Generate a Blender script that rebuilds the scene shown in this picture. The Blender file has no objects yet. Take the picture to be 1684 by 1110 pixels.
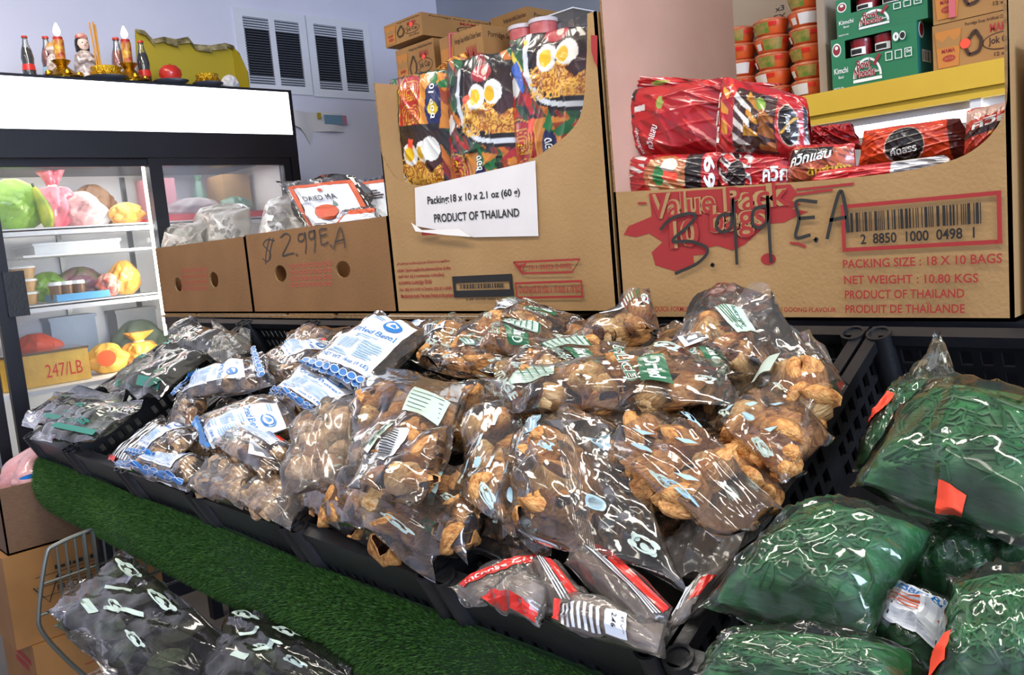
import bpy, math, random
import numpy as np
from mathutils import Vector, Matrix, Euler
from mathutils.geometry import tessellate_polygon
sc = bpy.context.scene
COL = sc.collection
random.seed(7)

# ------------------------------------------------------------------ camera
CAM = np.array([0.0, 0.0, 1.40])
ROT = np.array([[0.7003460036526362, 0.70822058634531, -0.08910149406428079],
                [0.020623666774243515, -0.14485082349619344, -0.9892385472176362],
                [-0.7135055287358091, 0.6909716636803422, -0.11605180073679751]])
FPX = 1407.6
cd = bpy.data.cameras.new('camera'); cam = bpy.data.objects.new('camera', cd); COL.objects.link(cam)
cd.sensor_width = 36; cd.sensor_fit = 'HORIZONTAL'; cd.lens = FPX / 1684 * 36; cd.clip_start = .02
M = Matrix.Identity(4)
for i in range(3):
    M[i][0] = ROT[0][i]; M[i][1] = -ROT[1][i]; M[i][2] = -ROT[2][i]; M[i][3] = CAM[i]
cam.matrix_world = M
sc.camera = cam
# ------------------------------------------------------------------ world, lights, exposure
sc.view_settings.view_transform = 'Standard'; sc.view_settings.look = 'None'
sc.view_settings.gamma = 1; sc.view_settings.use_curve_mapping = False
sc.view_settings.exposure = 0.1
sc.cycles.transparent_max_bounces = 24
sc.cycles.max_bounces = 7
w = bpy.data.worlds.new('world'); sc.world = w; w.use_nodes = True
w.node_tree.nodes['Background'].inputs[0].default_value = (.80, .86, 1, 1)
w.node_tree.nodes['Background'].inputs[1].default_value = .05

def area(name, loc, target, sx, sy, power, color):
    l = bpy.data.lights.new(name, 'AREA'); l.shape = 'RECTANGLE'; l.size = sx; l.size_y = sy
    l.energy = power; l.color = color
    o = bpy.data.objects.new(name, l); COL.objects.link(o); o.location = loc
    d = Vector(target) - Vector(loc)
    o.rotation_euler = d.to_track_quat('-Z', 'Y').to_euler()
    return o
WARM = (1, .93, .82)
LAMPS = [(-2.9, .55), (-1.35, .55), (.2, .55), (-2.1, -1.0), (-.5, -1.0), (1.1, -1.0)]
for (lx, ly) in LAMPS:
    o = area('fluorescent_light', (lx, ly, 3.12), (lx, ly, 0), 1.2, .26, 26 if ly > 0 else 9, WARM)
# daylight from the shop window at the far end of the aisle, behind the camera
area('window_daylight', (5.2, -.6, 1.9), (-4, 1.6, 1.6), 3.0, 2.0, 430, (.64, .75, 1))

# ------------------------------------------------------------------ coordinate helpers
def ray(x, y): return ROT.T @ np.array([(x - 842) / FPX, (y - 555) / FPX, 1.0])
def at(x, y, ax, val):
    r = ray(x, y); return CAM + r * ((val - CAM[ax]) / r[ax])
SO = np.array([0, .728, .92]); SV = np.array([0, .895, .446]); SN = np.array([0, -.446, .895])
def slope(x, y, h=0.0):
    r = ray(x, y); t = ((SO + SN * h - CAM) @ SN) / (r @ SN); return CAM + r * t

# ------------------------------------------------------------------ materials
def lin(c):
    if isinstance(c, str):
        c = c.lstrip('#'); c = [int(c[i:i + 2], 16) / 255 for i in (0, 2, 4)]
        return tuple((x / 12.92 if x <= .04045 else ((x + .055) / 1.055) ** 2.4) for x in c)
    return tuple(c)
MATS = {}
def mat(name, col, rough=.6, metal=0, spec=.5, c2=None, nscale=8, nfac=1, bump=0, bscale=60, emit=0, coat=0, stretch=None, trans=0, alpha=1):
    if name in MATS: return MATS[name]
    m = bpy.data.materials.new(name); m.use_nodes = True; MATS[name] = m
    nt = m.node_tree; b = nt.nodes['Principled BSDF']
    b.inputs['Base Color'].default_value = (*lin(col), 1)
    b.inputs['Roughness'].default_value = rough; b.inputs['Metallic'].default_value = metal
    b.inputs['Specular IOR Level'].default_value = spec
    b.inputs['Coat Weight'].default_value = coat; b.inputs['Coat Roughness'].default_value = .08
    b.inputs['Transmission Weight'].default_value = trans; b.inputs['Alpha'].default_value = alpha
    if emit:
        b.inputs['Emission Color'].default_value = (*lin(col), 1); b.inputs['Emission Strength'].default_value = emit
    tc = None
    if c2 or bump:
        tc = nt.nodes.new('ShaderNodeTexCoord'); mp = nt.nodes.new('ShaderNodeMapping')
        nt.links.new(tc.outputs['Object'], mp.inputs[0])
        if stretch: mp.inputs['Scale'].default_value = stretch
    if c2:
        n = nt.nodes.new('ShaderNodeTexNoise'); n.inputs['Scale'].default_value = nscale; n.inputs['Detail'].default_value = 5
        r = nt.nodes.new('ShaderNodeValToRGB'); r.color_ramp.elements[0].position = .35; r.color_ramp.elements[1].position = .68
        r.color_ramp.elements[0].color = (*lin(col), 1)
        a, c = np.array(lin(col)), np.array(lin(c2)); r.color_ramp.elements[1].color = (*(a + (c - a) * nfac), 1)
        nt.links.new(mp.outputs[0], n.inputs['Vector']); nt.links.new(n.outputs['Fac'], r.inputs[0]); nt.links.new(r.outputs[0], b.inputs['Base Color'])
    if bump:
        n = nt.nodes.new('ShaderNodeTexNoise'); n.inputs['Scale'].default_value = bscale; n.inputs['Detail'].default_value = 3
        bp = nt.nodes.new('ShaderNodeBump'); bp.inputs['Strength'].default_value = bump; bp.inputs['Distance'].default_value = .02 if bscale < 15 else .01
        nt.links.new(mp.outputs[0], n.inputs['Vector']); nt.links.new(n.outputs['Fac'], bp.inputs['Height']); nt.links.new(bp.outputs[0], b.inputs['Normal'])
    return m
def film_mat(name, tint, haze=.05, gloss=2.0, rough=.09, bump=.22, bscale=11, hazecol='#d8d2c8'):
    m = bpy.data.materials.new(name); m.use_nodes = True; MATS[name] = m
    nt = m.node_tree; nt.nodes.clear(); N = nt.nodes.new; L = nt.links.new
    out = N('ShaderNodeOutputMaterial'); tr = N('ShaderNodeBsdfTransparent'); tr.inputs[0].default_value = (*tint, 1)
    gl = N('ShaderNodeBsdfGlossy'); gl.inputs['Roughness'].default_value = rough
    df = N('ShaderNodeBsdfDiffuse'); df.inputs[0].default_value = (*lin(hazecol), 1)
    fr = N('ShaderNodeFresnel'); fr.inputs[0].default_value = 1.5
    mu = N('ShaderNodeMath'); mu.operation = 'MULTIPLY'; mu.use_clamp = True; mu.inputs[1].default_value = gloss
    m1 = N('ShaderNodeMixShader'); m1.inputs[0].default_value = haze; m2 = N('ShaderNodeMixShader')
    tc = N('ShaderNodeTexCoord'); nz = N('ShaderNodeTexNoise'); nz.inputs['Scale'].default_value = bscale; nz.inputs['Detail'].default_value = 2
    nz.inputs['Distortion'].default_value = 1.2
    bp = N('ShaderNodeBump'); bp.inputs['Strength'].default_value = bump; bp.inputs['Distance'].default_value = .012
    L(tc.outputs['Object'], nz.inputs['Vector']); L(nz.outputs['Fac'], bp.inputs['Height'])
    L(bp.outputs[0], gl.inputs['Normal']); L(bp.outputs[0], fr.inputs['Normal'])
    L(tr.outputs[0], m1.inputs[1]); L(df.outputs[0], m1.inputs[2]); L(fr.outputs[0], mu.inputs[0]); L(mu.outputs[0], m2.inputs[0])
    L(m1.outputs[0], m2.inputs[1]); L(gl.outputs[0], m2.inputs[2]); L(m2.outputs[0], out.inputs[0])
    return m
def paint_mat(name, rough=.3, coat=.6, bump=.15, bscale=30):
    m = bpy.data.materials.new(name); m.use_nodes = True; MATS[name] = m
    nt = m.node_tree; b = nt.nodes['Principled BSDF']; a = nt.nodes.new('ShaderNodeAttribute'); a.attribute_name = 'Col'
    nt.links.new(a.outputs['Color'], b.inputs['Base Color'])
    b.inputs['Roughness'].default_value = rough; b.inputs['Coat Weight'].default_value = coat; b.inputs['Coat Roughness'].default_value = .06
    if bump:
        tc = nt.nodes.new('ShaderNodeTexCoord'); n = nt.nodes.new('ShaderNodeTexNoise'); n.inputs['Scale'].default_value = bscale; n.inputs['Detail'].default_value = 2
        bp = nt.nodes.new('ShaderNodeBump'); bp.inputs['Strength'].default_value = bump; bp.inputs['Distance'].default_value = .01
        nt.links.new(tc.outputs['Object'], n.inputs['Vector']); nt.links.new(n.outputs['Fac'], bp.inputs['Height']); nt.links.new(bp.outputs[0], b.inputs['Normal'])
    return m

mat('wall_lilac', '#e6e4ee', .8, c2='#dddce8', nscale=2, bump=.05, bscale=90)
mat('wall_grey', '#a9acb4', .85, c2='#9fa2aa', nscale=2)
mat('ceiling_white', '#cfcfcf', .9)
mat('floor_tile', '#77706a', .5, c2='#635c57', nscale=3)
mat('black_plastic', '#17181a', .42, c2='#202124', nscale=20, bump=.08, bscale=120)
mat('black_metal', '#0d0f16', .35, c2='#14161f', nscale=4)
mat('grey_metal', '#6f7478', .35, .8)
mat('white_enamel', '#e6e7ea', .45)
mat('white_board', '#e9e6df', .7)
mat('card', '#a58253', .78, c2='#997749', nscale=5, bump=.12, bscale=150)
mat('card_brown', '#8a6239', .8, c2='#7e5931', nscale=5, bump=.12, bscale=150)
mat('card_pink', '#bb9480', .8, c2='#ae8873', nscale=4, bump=.1, bscale=120)
mat('card_dark', '#6e5138', .85, c2='#5f4530', nscale=60, stretch=(1, 1, 6))
mat('card_orange', '#946733', .75, c2='#855a2a', nscale=6)
mat('card_edge', '#8d6d45', .9, c2='#6d5233', nscale=140)
mat('ink_red', '#962322', .7); mat('ink_black', '#161413', .6); mat('ink_marker', '#2a2823', .45)
mat('ink_softred', '#a5614a', .8)
mat('paper', '#dedad6', .75, c2='#d4d0cd', nscale=6, bump=.1, bscale=20)
mat('plastic_white', '#dfe3e4', .35); mat('label_white', '#dce2ea', .35, coat=.3); mat('label_blue', '#1f74bd', .35, coat=.3)
mat('label_palegreen', '#bccfc4', .4, coat=.3); mat('label_green', '#0f5a38', .4, coat=.3); mat('label_paleblue', '#9fc4d6', .4, coat=.3)
mat('label_ltblue', '#8fb6de', .4); mat('label_red', '#cf2a20', .35, coat=.4); mat('label_orange', '#c4501f', .4)
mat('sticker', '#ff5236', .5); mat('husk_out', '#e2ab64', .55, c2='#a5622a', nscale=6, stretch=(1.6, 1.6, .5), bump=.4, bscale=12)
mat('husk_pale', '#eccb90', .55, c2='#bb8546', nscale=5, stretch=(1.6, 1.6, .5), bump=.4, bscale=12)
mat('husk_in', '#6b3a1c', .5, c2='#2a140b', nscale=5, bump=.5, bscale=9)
mat('nut_pale', '#dcbb92', .55, c2='#a87c56', nscale=4, bump=.4, bscale=9)
mat('nut_dark', '#b0835e', .55, c2='#7a5336', nscale=4, bump=.4, bscale=9)
mat('leaf_dark', '#2e3326', .6, c2='#191d14', nscale=14, bump=.4, bscale=50)
mat('leaf_green', '#4a5a40', .6, c2='#2b3524', nscale=10, bump=.4, bscale=50)
mat('green_mass', '#237a3f', .5, c2='#0c4420', nscale=26, stretch=(.35, 1, 1), bump=.8, bscale=60)
mat('green_strand', '#2f7d48', .45, c2='#11451f', nscale=30)
mat('incense', '#6d5148', .7, c2='#4a352f', nscale=30, stretch=(1, .2, 1), bump=.4)
mat('mushroom', '#4b433a', .8, c2='#2a251f', nscale=30, bump=.6)
mat('gold', '#c69a2e', .25, 1, bump=.35, bscale=120); mat('gold_leaf', '#d4a92c', .3, .9, bump=.8, bscale=160)
mat('candle_red', '#b5291c', .4); mat('apple_red', '#c02a1c', .3, c2='#a81f16', nscale=4, coat=.4)
mat('cola', '#22120f', .15, coat=.8); mat('bottle_glass', '#b9c4bd', .08, coat=1, alpha=.55); mat('pink_drink', '#c06a62', .2, coat=.6)
mat('porcelain', '#d9d0c8', .3, c2='#8a7068', nscale=60, coat=.5); mat('hair_black', '#14110f', .4); mat('skin_porcelain', '#e3c4b4', .4)
mat('incense_stick', '#c98a2c', .6); mat('flame', '#ffd9a0', .5, emit=12); mat('plate_grey', '#5c5f68', .3, coat=.4); mat('plate_white', '#d8d8da', .3, coat=.4)
mat('yellow_paint', '#d9b53a', .45, c2='#d0aa33', nscale=5); mat('yellow_card', '#a8941c', .6); mat('torn_paper', '#4d4420', .85, c2='#a89a70', nscale=30)
mat('sign_glow', '#ffffff', .4, emit=2.6); mat('tube_glow', '#ffffff', .4, emit=7.0); mat('strip_glow', '#fff3de', .4, emit=7)
mat('wire', '#6d6f66', .4, .6); mat('blade', '#2a5418', .65, c2='#456f22', nscale=90); mat('turf_base', '#14330f', .9)
mat('pink_strap', '#c8606a', .4)
film_mat('film', (.978, .974, .966), haze=.04, gloss=2.2)
film_mat('film_milky', (.96, .955, .945), haze=.11, rough=.16, gloss=1.3)
film_mat('film_green', (.95, .98, .95), haze=.03, gloss=1.5, hazecol='#a9c2a8')
film_mat('film_soft', (.95, .945, .935), haze=.16, rough=.3, gloss=.9, hazecol='#c9c3b8')
film_mat('film_dark', (.93, .92, .91), haze=.015, gloss=1.2)
film_mat('glass_pane', (.96, .97, .97), haze=.05, gloss=.7, rough=.01, bump=0)  # haze in the pane imitates the overexposed bloom of the lit fridge
film_mat('glass_foggy', (.93, .94, .96), haze=.16, gloss=.7, rough=.05, bump=0, hazecol='#c9ccd2')
film_mat('clear_glass', (.86, .90, .88), haze=.06, gloss=2.2, rough=.04, bump=0, hazecol='#c9d2cf')
paint_mat('print_gloss'); paint_mat('print_red', .28, .7, .3, 22); paint_mat('print_matte', .5, .1, 0)

# ------------------------------------------------------------------ object helpers
def E(name, loc, label=None, cat=None, group=None, kind=None):
    o = bpy.data.objects.new(name, None); COL.objects.link(o); o.location = loc; o.empty_display_size = .02
    return tag(o, label, cat, group, kind)
def tag(o, label=None, cat=None, group=None, kind=None):
    if label: o['label'] = label
    if cat: o['category'] = cat
    if group: o['group'] = group
    if kind: o['kind'] = kind
    return o
def link(name, me, parent=None, loc=None):
    o = bpy.data.objects.new(name, me); COL.objects.link(o)
    if parent: o.parent = parent
    if loc is not None: o.location = loc
    return o
def wloc(o):
    l = np.zeros(3)
    while o is not None:
        l = l + np.array(o.location); o = o.parent
    return l
def mesh_np(name, V, Fq, mats, midx=None, smooth=True):
    me = bpy.data.meshes.new(name); me.from_pydata([tuple(p) for p in V], [], [tuple(int(i) for i in f) for f in Fq])
    for m in mats: me.materials.append(MATS[m])
    if midx is not None: me.polygons.foreach_set('material_index', np.asarray(midx, dtype=np.int32))
    if smooth: me.polygons.foreach_set('use_smooth', np.ones(len(me.polygons), dtype=bool))
    me.update(); return me
class MB:
    def __init__(s): s.v = []; s.f = []; s.m = []; s.mats = []
    def mi(s, m):
        if m not in s.mats: s.mats.append(m)
        return s.mats.index(m)
    def add(s, vs, fs, m):
        b = len(s.v); k = s.mi(m); s.v += [tuple(map(float, p)) for p in vs]
        for f in fs: s.f.append(tuple(b + i for i in f)); s.m.append(k)
        return s
    def box(s, lo, hi, m, bev=0):
        (x0, y0, z0), (x1, y1, z1) = lo, hi
        s.add([(x0, y0, z0), (x1, y0, z0), (x1, y1, z0), (x0, y1, z0), (x0, y0, z1), (x1, y0, z1), (x1, y1, z1), (x0, y1, z1)],
              [(0, 3, 2, 1), (4, 5, 6, 7), (0, 1, 5, 4), (1, 2, 6, 5), (2, 3, 7, 6), (3, 0, 4, 7)], m); return s
    def tube(s, pts, r, m, n=8, cap=True):
        pts = [np.array(p, float) for p in pts]; rings = []; rr = r if hasattr(r, '__len__') else [r] * len(pts)
        ref = None
        for i, p in enumerate(pts):
            t = pts[min(i + 1, len(pts) - 1)] - pts[max(i - 1, 0)]; t = t / (np.linalg.norm(t) + 1e-9)
            if ref is None:
                ref = np.cross(t, (0, 0, 1.0)); ref = ref if np.linalg.norm(ref) > .1 else np.cross(t, (1.0, 0, 0))
            ref = ref - t * (ref @ t); ref = ref / (np.linalg.norm(ref) + 1e-9); q = np.cross(t, ref)
            rings += [p + rr[i] * (math.cos(a) * ref + math.sin(a) * q) for a in np.linspace(0, 2 * math.pi, n, endpoint=False)]
        fs = [(i * n + j, i * n + (j + 1) % n, (i + 1) * n + (j + 1) % n, (i + 1) * n + j) for i in range(len(pts) - 1) for j in range(n)]
        if cap: fs += [tuple(range(n - 1, -1, -1)), tuple(range((len(pts) - 1) * n, len(pts) * n))]
        return s.add(rings, fs, m)
    def lathe(s, prof, c, m, n=20, sx=1, sy=1, capb=True, capt=True):
        c = np.array(c, float); vs = []
        for (r, z) in prof:
            vs += [c + (r * sx * math.cos(a), r * sy * math.sin(a), z) for a in np.linspace(0, 2 * math.pi, n, endpoint=False)]
        k = len(prof); fs = [(i * n + j, i * n + (j + 1) % n, (i + 1) * n + (j + 1) % n, (i + 1) * n + j) for i in range(k - 1) for j in range(n)]
        if capb: fs.append(tuple(range(n - 1, -1, -1)))
        if capt: fs.append(tuple(range((k - 1) * n, k * n)))
        return s.add(vs, fs, m)
    def panel(s, outer, holes, th, mapf, m, medge=None):
        """flat sheet with holes; mapf(u,v,w)->xyz, w in 0..th"""
        polys = [[Vector((u, v, 0)) for u, v in outer]] + [[Vector((u, v, 0)) for u, v in h] for h in holes]
        tris = tessellate_polygon(polys); allp = [p for q in polys for p in q]; n = len(allp)
        out = []
        for t in tris:
            a, b, c = (allp[i] for i in t)
            out.append(tuple(t) if (b - a).cross(c - a).z > 0 else tuple(reversed(t)))
        vs = [mapf(p.x, p.y, 0) for p in allp] + [mapf(p.x, p.y, th) for p in allp]
        s.add(vs, out + [tuple(n + i for i in reversed(t)) for t in out], m)
        b = 0; fs = []
        for q in polys:
            k = len(q); fs += [(b + i, b + (i + 1) % k, n + b + (i + 1) % k, n + b + i) for i in range(k)]; b += k
        s.add(vs, fs, medge or m); return s
    def build(s, name, parent=None, smooth=False, kind=None):
        V = np.array(s.v); org = wloc(parent) if parent else np.zeros(3)
        me = mesh_np(name, V - org, s.f, s.mats, s.m, smooth)
        if smooth:
            try: me.set_sharp_from_angle(angle=math.radians(42))
            except Exception: pass
        o = link(name, me, parent); return tag(o, kind=kind)
TXT = {}
def tmesh(s, bold=0.0):
    k = (s, bold)
    if k in TXT: return TXT[k]
    c = bpy.data.curves.new('t', 'FONT'); c.body = s; c.size = 1; c.offset = bold; c.fill_mode = 'FRONT'; c.resolution_u = 3
    o = bpy.data.objects.new('t', c); COL.objects.link(o); bpy.context.view_layer.update()
    me = o.evaluated_get(bpy.context.evaluated_depsgraph_get()).to_mesh()
    V = np.array([(v.co.x, v.co.y) for v in me.vertices]); Fc = [tuple(p.vertices) for p in me.polygons]
    o.to_mesh_clear(); bpy.data.objects.remove(o); bpy.data.curves.remove(c)
    if len(V) == 0: V = np.zeros((0, 2))
    else:
        lo, hi = V.min(0), V.max(0); V = (V - lo) / np.maximum(hi - lo, 1e-6)
    TXT[k] = (V, Fc); return TXT[k]
class Deco:
    """flat print laid on a surface: mapf((N,2), offset)->(N,3)"""
    def __init__(s, mapf, step=.00025, off=.0006): s.mapf = mapf; s.mb = MB(); s.o = off; s.step = step; s.pc = [['', s.mb]]
    def piece(s, name):
        s.mb = MB(); s.pc.append([name, s.mb]); return s
    def _put(s, P, Fc, m):
        s.mb.add(s.mapf(np.asarray(P, float), s.o), Fc, m); s.o += s.step; return s
    def grid(s, quad, m, n=1, k=1):
        if n >= 4 and k >= 4:
            n *= 3; k *= 3
            if s.mb.f: s.piece('label')
        q = np.array(quad, float); P = []
        for i in range(n + 1):
            for j in range(k + 1):
                a, b = i / n, j / k; P.append(q[0] * (1 - a) * (1 - b) + q[1] * a * (1 - b) + q[2] * a * b + q[3] * (1 - a) * b)
        return s._put(P, [(i * (k + 1) + j, (i + 1) * (k + 1) + j, (i + 1) * (k + 1) + j + 1, i * (k + 1) + j + 1) for i in range(n) for j in range(k)], m)
    def rect(s, x0, y0, x1, y1, m, n=1, k=1): return s.grid([(x0, y0), (x1, y0), (x1, y1), (x0, y1)], m, n, k)
    def frame(s, x0, y0, x1, y1, t, m, ty=None):
        ty = ty or t; o = s.o
        for r in ((x0, y0, x1, y0 + ty), (x0, y1 - ty, x1, y1), (x0, y0, x0 + t, y1), (x1 - t, y0, x1, y1)): s.rect(*r, m, 4, 3)
        return s
    def poly(s, pts, m):
        P = [Vector((a, b, 0)) for a, b in pts]; t = tessellate_polygon([P]); out = []
        for f in t:
            a, b, c = (P[i] for i in f); out.append(tuple(f) if (b - a).cross(c - a).z > 0 else tuple(reversed(f)))
        return s._put(pts, out, m)
    def ell(s, cx, cy, rx, ry, m, n=24):
        return s.poly([(cx + rx * math.cos(t), cy + ry * math.sin(t)) for t in np.linspace(0, 2 * math.pi, n, endpoint=False)], m)
    def ring(s, cx, cy, rx, ry, t, m, n=20, ty=None, a0=0, a1=2 * math.pi):
        ty = ty or t; P = []
        for a in np.linspace(a0, a1, n + 1): P += [(cx + rx * math.cos(a), cy + ry * math.sin(a)), (cx + (rx - t) * math.cos(a), cy + (ry - ty) * math.sin(a))]
        return s._put(P, [(2 * i, 2 * i + 2, 2 * i + 3, 2 * i + 1) for i in range(n)], m)
    def line(s, pts, wd, m, asp=1.0):
        P = np.array(pts, float); out = []
        for i in range(len(P)):
            t = P[min(i + 1, len(P) - 1)] - P[max(i - 1, 0)]; t = t * (1, asp); t = t / (np.linalg.norm(t) + 1e-9)
            nn = np.array((-t[1], t[0] / asp)) * wd / 2; out += [P[i] + nn, P[i] - nn]
        return s._put(out, [(2 * i, 2 * i + 1, 2 * i + 3, 2 * i + 2) for i in range(len(P) - 1)], m)
    def text(s, t, x0, y0, x1, y1, m, bold=.01, quad=None):
        V, Fc = tmesh(t, bold)
        if len(V) == 0: return s
        if quad is None: P = np.stack([x0 + V[:, 0] * (x1 - x0), y0 + V[:, 1] * (y1 - y0)], 1)
        else:
            q = np.array(quad, float); a, b = V[:, :1], V[:, 1:]
            P = q[0] * (1 - a) * (1 - b) + q[1] * a * (1 - b) + q[2] * a * b + q[3] * (1 - a) * b
        return s._put(P, Fc, m)
    def barcode(s, x0, y0, x1, y1, m, seed=1, n=28, vert=False):
        r = random.Random(seed); ws = [r.choice((1, 1, 2, 3)) for _ in range(2 * n)]; tot = sum(ws); c = 0
        for i, wd in enumerate(ws):
            if i % 2 == 0:
                if vert: s.rect(x0, y0 + (y1 - y0) * c / tot, x1, y0 + (y1 - y0) * (c + wd) / tot, m)
                else: s.rect(x0 + (x1 - x0) * c / tot, y0, x0 + (x1 - x0) * (c + wd) / tot, y1, m)
                s.o -= s.step
            c += wd
        s.o += s.step; return s
    def build(s, name, parent):
        o = None
        for nm, mb in s.pc:
            if mb.f: o = mb.build(nm or name, parent)
        return o
def plane_map(o, ux, uy, n):
    o, ux, uy, n = (np.array(q, float) for q in (o, ux, uy, n))
    return lambda P, off: o + P[:, :1] * ux + P[:, 1:] * uy + n * off
def yface(Y): return plane_map((0, Y, 0), (1, 0, 0), (0, 0, 1), (0, -1, 0))     # (X,Z) on a face looking at -Y
def xface(X): return plane_map((X, 0, 0), (0, 1, 0), (0, 0, 1), (1, 0, 0))      # (Y,Z) on a face looking at +X
def zy(x, y, Y):
    p = at(x, y, 1, Y); return (p[0], p[2])
def arc(pts, n=6):
    """smooth polyline through pts (Catmull-Rom)"""
    P = [np.array(p, float) for p in pts]; P = [2 * P[0] - P[1]] + P + [2 * P[-1] - P[-2]]; out = []
    for i in range(1, len(P) - 2):
        for t in np.linspace(0, 1, n, endpoint=False):
            a, b, c, d = P[i - 1:i + 3]
            out.append(.5 * ((2 * b) + (c - a) * t + (2 * a - 5 * b + 4 * c - d) * t * t + (3 * b - a - 3 * c + d) * t ** 3))
    out.append(P[-2]); return [tuple(p) for p in out]

# ================================================================== the setting
WX, WY, CZ = -4.42, 3.86, 3.2
def struct(name, mb, parent=None, smooth=False):
    o = mb.build(name, parent, smooth)
    if not parent: o['kind'] = 'structure'
    return o
struct('floor', MB().box((WX - .1, -3.2, -.1), (6, WY + .1, 0), 'floor_tile'))
struct('ceiling', MB().box((WX - .1, -3.2, CZ), (6, WY + .1, CZ + .1), 'ceiling_white'))
wb = struct('wall_back', MB().box((WX - .1, -3.2, 0), (WX, WY + .1, CZ), 'wall_lilac'))
struct('wall_right', MB().box((WX, WY, 0), (6, WY + .1, CZ), 'wall_grey'))
struct('wall_left', MB().box((WX, -3.3, 0), (6, -3.2, CZ), 'wall_lilac'))
for i, (lx, ly) in enumerate(LAMPS):
    t = E('ceiling_light', (lx, ly, 3.2), 'fluorescent ceiling fixture above the picture, %s' % ['over the leaf crate', 'over the middle crates', 'over the green bags', 'over the aisle by the fridge', 'over the aisle midway', 'over the aisle behind the camera'][i], 'ceiling light', 'ceiling lights')
    MB().box((lx - .64, ly - .15, 3.14), (lx + .64, ly + .15, 3.199), 'white_enamel').build('housing', t)

# louvred vents on the back wall
def pW(x, y): return at(x, y, 0, WX)
mat('slat_grey', '#5f636b', .5)
def wall_vent(label, tl, tr, bl, br, mid):
    P = [pW(*q) for q in (tl, tr, bl, br)]
    y0 = (P[0][1] + P[2][1]) / 2; y1 = (P[1][1] + P[3][1]) / 2; z1 = (P[0][2] + P[1][2]) / 2; z0 = (P[2][2] + P[3][2]) / 2
    t = E('wall_vent', (WX, (y0 + y1) / 2, z0), label, 'vent', 'louvred wall vents'); ym = (y0 + y1) / 2; b = .045; c = .018
    MB().panel([(y0, z0), (y1, z0), (y1, z1), (y0, z1)],
               [[(y0 + b, z0 + b), (y0 + b, z1 - b), (ym - c, z1 - b), (ym - c, z0 + b)], [(ym + c, z0 + b), (ym + c, z1 - b), (y1 - b, z1 - b), (y1 - b, z0 + b)]],
               .012, lambda u, v, w: (WX + .013 - w, u, v), 'white_enamel').build('frame', t)
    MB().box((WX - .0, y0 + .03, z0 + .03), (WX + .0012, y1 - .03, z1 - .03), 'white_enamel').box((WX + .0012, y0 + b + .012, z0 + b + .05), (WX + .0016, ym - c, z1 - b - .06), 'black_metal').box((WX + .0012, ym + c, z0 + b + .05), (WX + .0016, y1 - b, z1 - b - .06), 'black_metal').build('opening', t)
    sl = MB(); wdt = (ym - c) - (y0 + b); sl.add([(0, 0, .003), (.0105, 0, -.004), (.0105, wdt, -.004), (0, wdt, .003), (0, 0, .0045), (.0105, 0, -.0025), (.0105, wdt, -.0025), (0, wdt, .0045)],
        [(0, 1, 2, 3), (7, 6, 5, 4), (1, 5, 6, 2), (0, 3, 7, 4), (0, 4, 5, 1), (2, 6, 7, 3)], 'slat_grey')
    sl.m = [0] * 6; o0 = None; n = 26; sl.v = [tuple(np.array(q) + np.array(t.location)) for q in sl.v]
    for col in (y0 + b, ym + c):
        for k in range(n):
            if o0 is None: o0 = sl.build('slat', t); o = o0
            else: o = o0.copy(); COL.objects.link(o); o.parent = t
            o.location = (.002, col - t.location.y, (z0 + b) - t.location.z + (k + .5) * (z1 - z0 - 2 * b) / n)
    return t
wall_vent('white louvred wall vent nearer the fridge, partly behind the torn yellow carton', (383, 12), (500, 26), (398, 150), (512, 158), 0)
wall_vent('white louvred wall vent nearer the room corner, beside the stacked brown cartons', (502, 26), (603, 38), (514, 158), (617, 166), 0)
# fixings and a taped paper strip on the wall
p = pW(540, 196)
t = E('paper_notice', p, 'torn grey printed paper strip taped to the wall right of the fridge', 'paper')
a, b = pW(486, 183), pW(566, 218)
ym = np.linspace(a[1] - .06, b[1], 13); V = []; rnd = random.Random(3)
for i, y in enumerate(ym):
    cur = .012 + .012 * math.sin(i * .9); lowz = b[2] + (.03 if i < 5 else 0) * math.sin(i * 1.3) - (.05 if i == 4 else 0)
    V += [(WX + .004 + cur * .3, y, a[2] + .004 * math.sin(i)), (WX + .004 + cur, y, lowz)]
pm = MB().add(V, [(2 * i, 2 * i + 1, 2 * i + 3, 2 * i + 2) for i in range(12)], 'paper'); pm.add([(x - .001, y, z) for x, y, z in V], [(2 * i + 2, 2 * i + 3, 2 * i + 1, 2 * i) for i in range(12)], 'paper'); pm.build('sheet', t, True)
mat('notice_teal', '#6d8fa0', .7); mat('notice_pink', '#b07a86', .7); mat('notice_lilac', '#b6a6b8', .7)
D = Deco(plane_map((WX + .021, 0, 0), (0, 1, 0), (0, 0, 1), (1, 0, 0)))
q0, q1 = pW(531, 205), pW(566, 191)
D.rect(q0[1], q0[2], q1[1], q1[2], 'notice_teal').rect(q1[1] - .03, q0[2], q1[1], q1[2], 'notice_pink').build('printed_band', t)
MB().box((WX + .02, pW(497, 0)[1], pW(497, 190)[2] - .02), (WX + .03, pW(502, 0)[1], pW(500, 186)[2] + .0), 'yellow_card').build('tape', t)

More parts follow.
